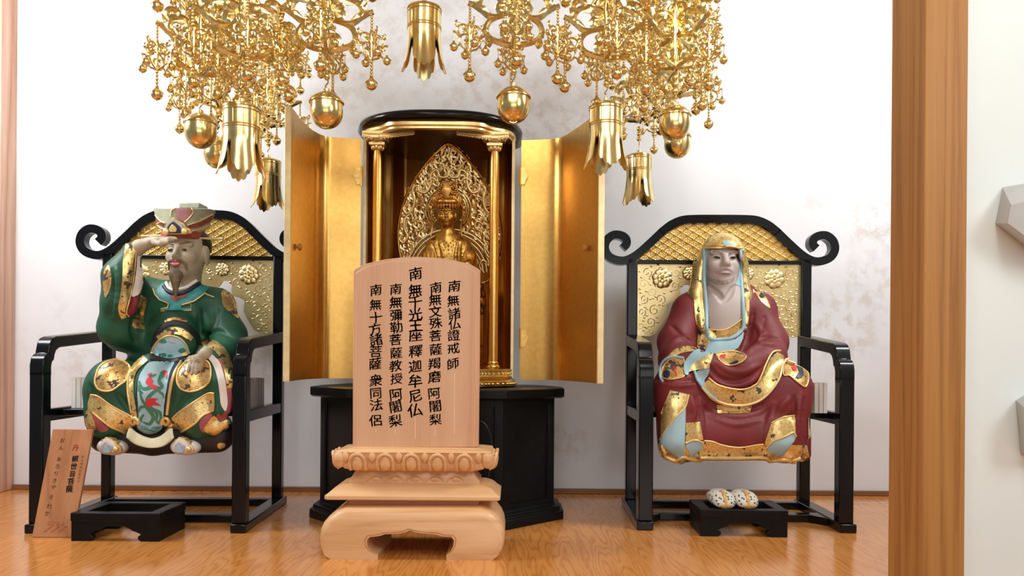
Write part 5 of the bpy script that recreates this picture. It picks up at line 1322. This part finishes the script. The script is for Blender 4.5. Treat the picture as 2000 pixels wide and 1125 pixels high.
# cap
HB = c(355, 462, 2.685)
def er(px, py, hw, hd, Y=2.685, n_=32, bow=0.0):
    q = c(px, py, Y); return [Vector((q.x + hw*math.cos(2*PI*k/n_), q.y + hd*math.sin(2*PI*k/n_), q.z + bow*(abs(math.cos(2*PI*k/n_))**2.2))) for k in range(n_)]
b = MB(); b.loft([er(355,469,.0655,.070), er(355,468,.0675,.072), er(356,455,.0675,.072), er(356,453,.0655,.07)]); b.build('cap_band', M['cap_red'], t, smooth=40)
b = MB(); b.loft([er(356,455,.064,.068), er(357,447,.074,.074), er(358,440,.084,.078), er(361,417,.103,.082,bow=.012), er(361,416,.099,.078,bow=.012), er(361,428,.080,.06)]); hat = b.build('cap', M['cap_green'], t, smooth=40); bh = bvh_obj(hat)
DH = lambda n_, L, m, off=.003, sm=2: decal(n_, bh, Z1(L), M[m], t, off, 4.0, smooth_n=sm, near=2.6)
DH('cap_panel', [(360,85),(430,75),(500,90),(495,150),(450,210),(400,225),(345,170),(340,120)], 'cap_pink', .004)
for L in ([(345,90),(300,110),(290,170)], [(500,85),(520,130),(480,190),(430,235)], [(130,160),(180,220),(230,245)], [(720,150),(600,215),(460,265)], [(720,250),(600,300),(480,330)], [(140,240),(180,290),(225,310)]): cord('cap_cord', bh, Z1(L), .003, M['cream_edge'], t, .003, near=2.6)
DH('cap_stripe', [(725,160),(600,235),(470,275),(470,300),(600,275),(715,215)], 'cap_red', .003, 0); DH('cap_stripe', [(135,190),(220,250),(210,285),(140,235)], 'cap_red', .003, 0); DH('cap_stripe', [(715,255),(600,310),(490,335),(490,355),(620,330),(705,275)], 'cream_edge', .003, 0)
f0 = c(344, 440, 2.685).y - .088
def slab(name, L, m, y, th=.006):
    b = MB(); q = [c(x, yy, f0) for x, yy in Z1(L)]; xm = sum(p.x for p in q)/len(q)
    b.loft([[Vector((p.x, y + (p.x-xm)**2*4, p.z)) for p in q], [Vector((p.x, y + th + (p.x-xm)**2*4, p.z)) for p in q]]); b.build(name, M[m], t, bevel=.0012)
slab('cap_crest_edge', [(190,350),(200,310),(235,290),(240,245),(290,215),(320,185),(355,215),(420,245),(445,290),(480,300),(490,345),(440,362),(240,362)], 'trim_gold', f0 - .004, .012)
slab('cap_crest', [(215,340),(245,300),(255,255),(300,232),(320,208),(350,232),(405,258),(425,300),(465,320),(440,350),(240,350)], 'lavender', f0 - .008)
slab('cap_crest_core', [(265,340),(262,290),(290,258),(325,232),(360,258),(395,290),(405,345),(380,352),(290,350)], 'navy', f0 - .012)
slab('cap_lotus', [(295,345),(285,310),(305,285),(325,265),(350,285),(368,310),(362,345)], 'trim_gold', f0 - .016)
for u in (235, 430): b = MB(); b.ell(c(280+u/5.355, 390+332/5.355, f0 - .010), (.011,.006,.011), 12, 8); b.build('cap_lotus', M['trim_gold'], t, smooth=60)
q0, q1 = c(353, 397, 2.66), c(393, 409, 2.66); b = MB(); b.box(q0.x, q1.x, 2.645, 2.72, q1.z, q0.z); b.box(q0.x+.012, q1.x-.012, 2.65, 2.715, c(370,418,2.68).z, q1.z+.001); b.build('cap_top', M['cap_green'], t, bevel=.004)
b = MB(); b.tube([c(320,460,2.68), c(277,461.5,2.67)], .004, 8); b.tube([c(388,465,2.68), c(412,466,2.675), c(436,466.5,2.67)], .0055, 8, radii=[.003,.0048,.0052]); b.build('cap_pin', M['cream_edge'], t, smooth=60)
# under-robe and shoes
UF = Field((-1.50, 2.42, .22), (-.84, 2.62, .42), .004)
UF.path([c(200,846,2.548), c(300,856,2.552), c(432,846,2.548)], [.048,.048,.050], .02); UF.path([c(204,861,2.54), c(300,863,2.55), c(425,861,2.54)], .038, .02)
UF.boxcut((-1.6, 2.572, .1), (-.7, 3.1, .5), .01); UF.mesh('under_robe', M['under'], t); bu = bvh_of(UF)
decal('robe_flower', bu, Z4([(1470,960),(1500,935),(1550,945),(1540,985),(1490,1000)]), M['trim_gold'], t, .002, 3, smooth_n=3)
for u0, nm in ((0, 'left'), (765, 'right')):
    sh = lambda u, v, Y: c(150 + (u+u0)/5.356, 690 + v/5.356, Y)
    b = MB(); b.ell(sh(400, 985, 2.492), (.040,.046,.0250), 18, 10); b.ell(sh(330, 975, 2.478), (.034,.030,.0265), 18, 10); s_ = b.build('shoe', M['white'], t, smooth=60)
    def plate(name, L, m, Y, th=.006, sm=3):
        q = [sh(p.x, p.y, Y) for p in (catmull([(a, e, 0) for a, e in L], sm, True) if sm else [Vector((a, e, 0)) for a, e in L])]; xm = sum(p.x for p in q)/len(q); b = MB()
        rr = [[p + Vector((0, d + (p.x-xm)**2*9, 0)) for p in q] for d in (0, th)]; b.loft(rr); b.build(name, M[m], s_, bevel=.001)
    plate('toe_cap', [(222,1030),(222,960),(245,905),(270,900),(295,880),(330,888),(360,895),(375,915),(405,930),(415,955),(440,980),(446,1030),(400,1042),(280,1042)], 'trim_gold', 2.452, .03)
    plate('toe_field', [(238,1028),(238,965),(262,918),(298,898),(350,912),(385,945),(402,985),(395,1030),(320,1038)], 'white', 2.447)
    plate('toe_arch', [(250,1034),(250,970),(272,950),(296,925),(320,948),(345,962),(366,975),(362,1000),(345,1034)], 'lavender', 2.443, .005, 2)
    plate('toe_inlay', [(272,1038),(276,990),(298,962),(322,990),(345,1038)], 'blue', 2.439, .005, 2)
    b = MB(); b.ell(sh(408,1005,2.446), (.0085,.007,.0085), 12, 8); b.build('toe_curl', M['trim_gold'], s_, smooth=60)
# ------------------------------------------------------------ the red-robed statue
def Z5(L): return [(1340 + u/4.689, 440 + v/4.689) for u, v in L]
def Z6(L): return [(1270 + u/6.06, 620 + v/6.06) for u, v in L]
def Z7(L): return [(1270 + u/6.06, 760 + v/6.06) for u, v in L]
t = thing('seated_statue', 'seated statue in a red robe and gold hood with arms folded in its sleeves', 'statue', c(1430, 803, 2.78))
G = Field((.42, 2.44, .20), (1.06, 2.975, .93), .0042)
G.ell(c(1414,770,2.78), (.16,.15,.10), .04)
G.cap(c(1414,745,2.80), c(1412,630,2.82), .150, .125, .04, sq=(1,.78,1))
G.cap(c(1352,605,2.81), c(1482,605,2.81), .062, .062, .04); G.cap(c(1372,575,2.82), c(1450,575,2.82), .046, .046, .03)
G.path([c(1478,610,2.80), c(1503,668,2.75), c(1500,700,2.68), c(1455,716,2.60)], [.062,.060,.058,.046], .03)
G.path([c(1345,610,2.80), c(1320,668,2.75), c(1322,703,2.68), c(1380,716,2.60)], [.062,.060,.058,.046], .03)
G.cap(c(1380,775,2.75), c(1322,762,2.625), .10, .086, .04); G.cap(c(1450,775,2.75), c(1538,762,2.625), .10, .086, .04)
G.cap(c(1345,768,2.65), c(1520,768,2.65), .085, .085, .04); G.cap(c(1400,735,2.62), c(1440,735,2.62), .05, .05, .04)
for x in (1325, 1536): G.path([c(x,800,2.61), c(x-2,866,2.60)], [.078,.062], .03)
G.path([c(1332,840,2.61), c(1530,840,2.61)], .072, .03); G.path([c(1330,862,2.605), c(1530,862,2.605)], .064, .03)
G.path([c(1316,800,2.56), c(1318,862,2.555)], [.030,.036], .02); G.path([c(1518,830,2.56), c(1524,862,2.555)], [.03,.036], .02); G.path([c(1572,845,2.60), c(1572,888,2.60)], .02, .015)
G.boxcut((.2, 2.662, .1), (1.3, 3.1, .389), .01)
G.cap(c(1414,520,2.70), c(1416,640,2.685), .050, .054, .015, True)
for L, r in ((Z6([(700,640),(850,790),(1050,800),(1240,720),(1330,600)]), .009), (Z6([(760,520),(900,620),(1100,640),(1300,560)]), .008), (Z6([(1150,420),(1300,330),(1480,330)]), .010), (Z6([(250,300),(400,240),(520,330)]), .009), (Z6([(100,760),(330,790),(520,800)]), .008),
             (Z7([(600,120),(800,290),(1050,330),(1280,280),(1440,160)]), .008), (Z7([(570,120),(600,380),(640,600)]), .008), (Z7([(1480,180),(1400,420),(1340,640)]), .008), (Z7([(1640,110),(1560,200),(1500,330)]), .008), (Z7([(1780,60),(1740,300),(1740,560)]), .008), (Z7([(700,330),(1000,420),(1300,370)]), .006),
             (Z7([(480,120),(520,260),(500,380)]), .007), (Z5([(640,900),(700,1000),(640,1100)]), .006)):
    G.ridge(L, r, .012, False, -.003)
for L, r in ((Z6([(690,560),(800,700),(1000,760),(1200,700)]), .006), (Z6([(1230,320),(1350,230),(1530,260)]), .007), (Z6([(250,100),(340,180),(500,290)]), .006), (Z5([(620,780),(590,950),(560,1080)]), .006), (Z5([(720,850),(690,980)]), .005), (Z6([(60,730),(300,760),(540,740)]), .006),
             (Z7([(1700,100),(1690,300),(1640,330)]), .006), (Z7([(1820,120),(1800,400),(1830,640)]), .006), (Z7([(540,100),(570,320)]), .006), (Z6([(1180,90),(1120,300),(1080,400)]), .006)):
    G.ridge(L, r*.7, .012, True, -.001)
G.mesh('robe', M['red_robe'], t)
S = Field((.55, 2.62, .62), (.98, 2.95, 1.06), .0028)
W = head(S, Vector((c(1416,504,2.715).x, 2.785, c(1416,504,2.715).z)), .875, .02, .0, nose=1.25)
S.cap(c(1414,540,2.80), c(1414,585,2.80), .056, .062, .04); S.ell(c(1413,618,2.785), (.095,.075,.125), .04); S.cap(c(1414,660,2.80), c(1414,720,2.80), .08, .07, .03)
for q in (-1, 1): S.ridge(Z5([(210+(q<0)*0,560),(300,640),(330,700)]) if q < 0 else Z5([(440,560),(400,630),(350,700)]), .005, .012, True, -.002)
S.boxcut((.4, 2.4, c(1416,478,2.75).z), (1.2, 3.2, 1.4), .02)
S.mesh('body', M['pale_skin'], t)
Hd = Field((.52, 2.60, .60), (1.0, 2.98, 1.08), .0032)
Hd.ell(c(1410,505,2.795), (.083,.100,.094), .02); Hd.path([c(1372,520,2.79), c(1362,575,2.775), c(1372,640,2.725)], [.036,.030,.016], .02); Hd.path([c(1447,520,2.79), c(1455,580,2.77), c(1453,640,2.725)], [.026,.022,.014], .02)
Hd.cap(c(1411,520,2.83), c(1411,610,2.87), .075, .085, .03)
Hd.path([c(1415,516,2.70), c(1415,560,2.69), c(1414,650,2.64)], [.060,.060,.060], .008, True); Hd.path([c(1415,522,2.76), c(1415,570,2.77), c(1414,650,2.74)], .064, .008, True)
Hd.boxcut((c(1383,500,2.70).x, 2.60, c(1400,560,2.70).z), (c(1446,500,2.70).x, 2.762, c(1415,484,2.705).z), .012)
Hd.mesh('hood', M['brocade'], t)
bv, ba = bvh_of(G), bvh_of(G, S, Hd)
D = lambda n_, L, m, off=.0016, sm=3, res=5.0, bb=None, **k: decal(n_, bb or bv, L, M[m], t, off, res, smooth_n=sm, **k)
def CD(n_, L, r, m, off=.002, bb=None, **k): return cord(n_, bb or bv, L, r, M[m], t, off, **k)
# hood lining and neckline
b = MB(); uu = Z5([(168,215),(160,330),(158,470),(170,620),(180,800),(182,930),(205,1015),(245,1045),(330,1048),(430,1030),(500,970),(530,900),(515,700),(505,560),(508,400),(514,225)])
b.tube(catmull([onto(ba, x, y, .004, 2.72)[0] for x, y in uu], 5), .0068, 8); b.build('hood_lining', M['blue'], t, smooth=60)
D('inner_lining', Z5([(172,215),(215,215),(195,300),(200,430),(210,520),(170,560),(160,400)]), 'blue', .002, 0, 4, ba); D('inner_lining', Z5([(470,215),(512,215),(505,400),(500,560),(450,540),(470,480),(488,380)]), 'blue', .002, 0, 4, ba)
CD('hood_edge', Z5([(165,212),(250,205),(335,200),(375,190),(430,195),(512,212)]), .0042, 'trim_gold', .003, ba, near=2.7); D('hood_twist', Z5([(330,145),(390,150),(450,195),(400,190),(370,185),(360,195),(340,170)]), 'blue', .004, 2, 3, ba)
D('under_garment', Z5([(190,945),(270,955),(370,945),(450,905),(505,855),(515,930),(470,1000),(400,1030),(300,1040),(230,1030),(200,990)]), 'medallion', .003, 0, 4, ba); CD('under_garment_edge', Z5([(195,950),(280,958),(380,948),(505,862)]), .0028, 'trim_gold', .004, ba)
D('inner_robe', Z6([(700,290),(760,255),(1000,262),(1080,200),(1112,120),(1095,250),(1040,360),(960,405),(740,432),(648,412)]), 'blue', .003, 0, 5, ba)
D('collar_band', strip(Z5([(95,520),(112,700),(122,860),(150,960),(185,1060)]), [15,17,17,15,10]), 'brocade', .003, 0, 5, ba); D('collar_band', strip(Z5([(530,520),(553,650),(558,800),(545,900)]), [7,9,8,5]), 'brocade', .003, 0, 5, ba)
D('collar_band', Z6([(560,0),(640,0),(655,160),(715,270),(650,392),(545,345),(560,150)]), 'medallion', .003, 0, 5, ba)
D('shoulder_patch', Z5([(608,550),(680,590),(750,690),(772,762),(690,700),(640,630)]), 'medallion', .002, 2)
for L in (Z6([(135,650),(180,545),(265,490),(395,495),(410,680),(330,720),(215,732),(145,705)]), Z6([(1580,520),(1640,482),(1740,490),(1840,580),(1872,700),(1838,820),(1750,770),(1650,690),(1580,680)]), Z6([(780,430),(900,402),(1020,402),(1132,460),(1080,530),(960,570),(880,560),(810,500)])):
    D('medallion', L, 'medallion', .0025, 3); CD('medallion_rim', L, .0024, 'trim_gold', .003, closed=True)
for L, m in ((Z6([(160,650),(200,625),(235,650),(225,705),(175,715)]), 'navy'), (Z6([(270,570),(300,620),(320,700),(290,660)]), 'red'), (Z6([(1730,580),(1790,570),(1805,690),(1770,725),(1720,700),(1760,640)]), 'navy'), (Z6([(1670,570),(1720,555),(1730,620),(1690,630)]), 'red'), (Z6([(820,450),(890,435),(880,480),(840,490)]), 'red'), (Z6([(940,550),(1040,510),(1030,545),(970,565)]), 'navy'), (Z5([(670,640),(690,620),(720,655),(690,665)]), 'navy')):
    D('painted_blossom', L, m, .0045, 2, 2.5, thick=.002)
CD('sleeve_edge', Z6([(150,760),(122,680),(135,570),(190,495),(280,468),(400,485)]), .0050, 'blue', .004); D('cuff', strip(Z6([(200,500),(320,405),(430,375),(545,378)]), [7,12,12,8]), 'brocade', .0025, 0)
D('sleeve_fold', Z6([(400,560),(480,440),(570,382),(640,402),(745,432),(620,492),(505,565),(455,650),(442,690),(402,672)]), 'blue', .009, 2); D('sash_end', Z6([(450,655),(500,565),(620,485),(740,440),(705,560),(690,600),(560,622)]), 'brocade', .011, 0)
D('sleeve_fold', Z6([(522,690),(600,612),(690,600),(682,690),(640,740),(645,850),(590,822)]), 'blue', .006, 2)
D('sash', strip(Z6([(645,770),(740,870),(900,940),(1080,945),(1250,885),(1390,765),(1440,640),(1490,520),(1535,435)]), [18,30,33,33,33,33,31,27,14]), 'brocade', .008, 0, label='broad gold sash with dark leaf pattern')
CD('sash_edge', Z6([(600,830),(680,910),(800,990),(960,1032),(1120,1032),(1280,985),(1420,880),(1530,730),(1570,570),(1640,480),(1740,490)]), .0042, 'cream_edge', .009); CD('sash_edge', Z6([(690,710),(800,790),(950,835),(1120,835),(1240,780),(1310,670),(1360,540),(1440,420),(1530,400)]), .0036, 'trim_gold', .009)
CD('sash_edge', Z6([(520,640),(545,720),(590,800),(660,880),(780,970)]), .0050, 'blue', .008)
D('robe_panel', Z7([(780,185),(1000,200),(1200,190),(1180,285),(1000,295),(800,285)]), 'medallion', .002, 0)
D('hem_flap', Z7([(240,15),(455,65),(412,210),(320,310),(200,470),(130,572),(135,300)]), 'brocade', .0035, 0); CD('hem_edge', Z7([(455,65),(412,210),(320,310),(200,470),(120,600)]), .0034, 'trim_gold', .004); CD('hem_edge', Z7([(242,15),(138,290)]), .0028, 'trim_gold', .004)
D('hem_lining', Z7([(415,220),(410,400),(392,872),(350,878),(338,820),(115,640),(200,482),(325,318)]), 'blue', .007, 0)
D('hem_band', Z7([(112,650),(230,740),(300,800),(345,900),(180,850),(48,780),(45,640)]), 'brocade', .003, 0)
D('hem_band', Z7([(400,620),(640,610),(740,620),(850,660),(1050,690),(1250,660),(1340,650),(1420,740),(1600,740),(1640,660),(1850,665),(1880,800),(1850,915),(1700,920),(1650,880),(1500,885),(1250,892),(1050,898),(880,896),(650,888),(480,880),(395,870)]), 'brocade', .003, 0)
CD('hem_edge', Z7([(640,610),(740,622),(850,662),(1050,690),(1250,662),(1340,650)]), .0030, 'trim_gold', .004); CD('hem_edge', Z7([(60,760),(180,810),(340,870),(420,800),(520,835),(700,858),(880,880),(1060,888),(1250,880),(1500,868),(1650,838),(1700,898),(1830,892)]), .0036, 'trim_gold', .003, n=3)
b = MB(); b.tube([onto(bv, p.x, p.y, .003, 2.55)[0] for p in catmull([(x, y, 0) for x, y in [(1280,872),(1284,884),(1300,891),(1320,899),(1332,892),(1350,896),(1380,900),(1420,902),(1470,902),(1510,899),(1535,897),(1550,902),(1568,901)]], 5)], .0075, 8); b.build('hem_roll', M['trim_gold'], t, smooth=60)
D('hem_flap', Z7([(415,400),(590,385),(630,600),(540,600),(415,630)]), 'brocade', .004, 0); D('hem_lining', Z7([(415,650),(520,608),(610,640),(632,690),(560,740),(490,790),(440,710)]), 'blue', .006, 2)
D('hem_flap', Z7([(1430,400),(1590,332),(1720,312),(1720,520),(1600,560),(1460,600),(1370,682),(1350,640),(1390,520)]), 'brocade', .004, 0); D('hem_lining', Z7([(1380,702),(1460,622),(1600,562),(1690,520),(1722,570),(1660,660),(1580,770),(1510,790),(1420,750)]), 'blue', .006, 2)
CD('hem_edge', Z7([(1375,690),(1460,612),(1600,558),(1690,512),(1722,560)]), .0034, 'trim_gold', .007); CD('hem_edge', Z7([(1430,400),(1590,330),(1720,310)]), .0028, 'trim_gold', .005); CD('hem_edge', Z7([(410,640),(520,602),(610,632),(635,690)]), .0034, 'trim_gold', .006)
D('hem_band', Z7([(1862,330),(1908,302),(1900,560),(1865,590)]), 'brocade', .003, 0)
# face
b = MB()
for q in (-1, 1): b.ell(W(q*.033, -.0795, .003), (.0115, .004, .0044), 12, 6, Euler((0, -q*.10, 0)).to_matrix())
b.build('eyes', M['eye'], t, smooth=60)
b = MB()
for q in (-1, 1): b = MB(); b.tube(catmull([W(q*.052,-.066,.024), W(q*.036,-.082,.029), W(q*.014,-.0890,.022)], 4), .0019, 6); b.build('eyebrow', M['stubble'], t, smooth=60)
b = MB()
b.tube(catmull([W(-.028,-.088,-.054), W(-.012,-.0925,-.049), W(.012,-.0925,-.049), W(.028,-.088,-.054)], 4), .0016, 6)
b.build('mouth_line', M['stubble'], t, smooth=60)
b = MB(); b.tube(catmull([W(-.017,-.088,-.060), W(0,-.093,-.061), W(.017,-.088,-.060)], 4), .0042, 7); b.tube(catmull([W(-.018,-.089,-.047), W(0,-.094,-.043), W(.018,-.089,-.047)], 4), .0034, 7); b.build('lips', M['pale_lip'], t, smooth=60)
bsk = bvh_of(S)
decal('stubble', bsk, Z5([(212,480),(255,495),(290,490),(330,508),(375,492),(420,480),(445,470),(440,505),(400,532),(330,546),(265,538),(225,515)]), M['stubble'], t, .0008, 3, smooth_n=2, thick=.001)
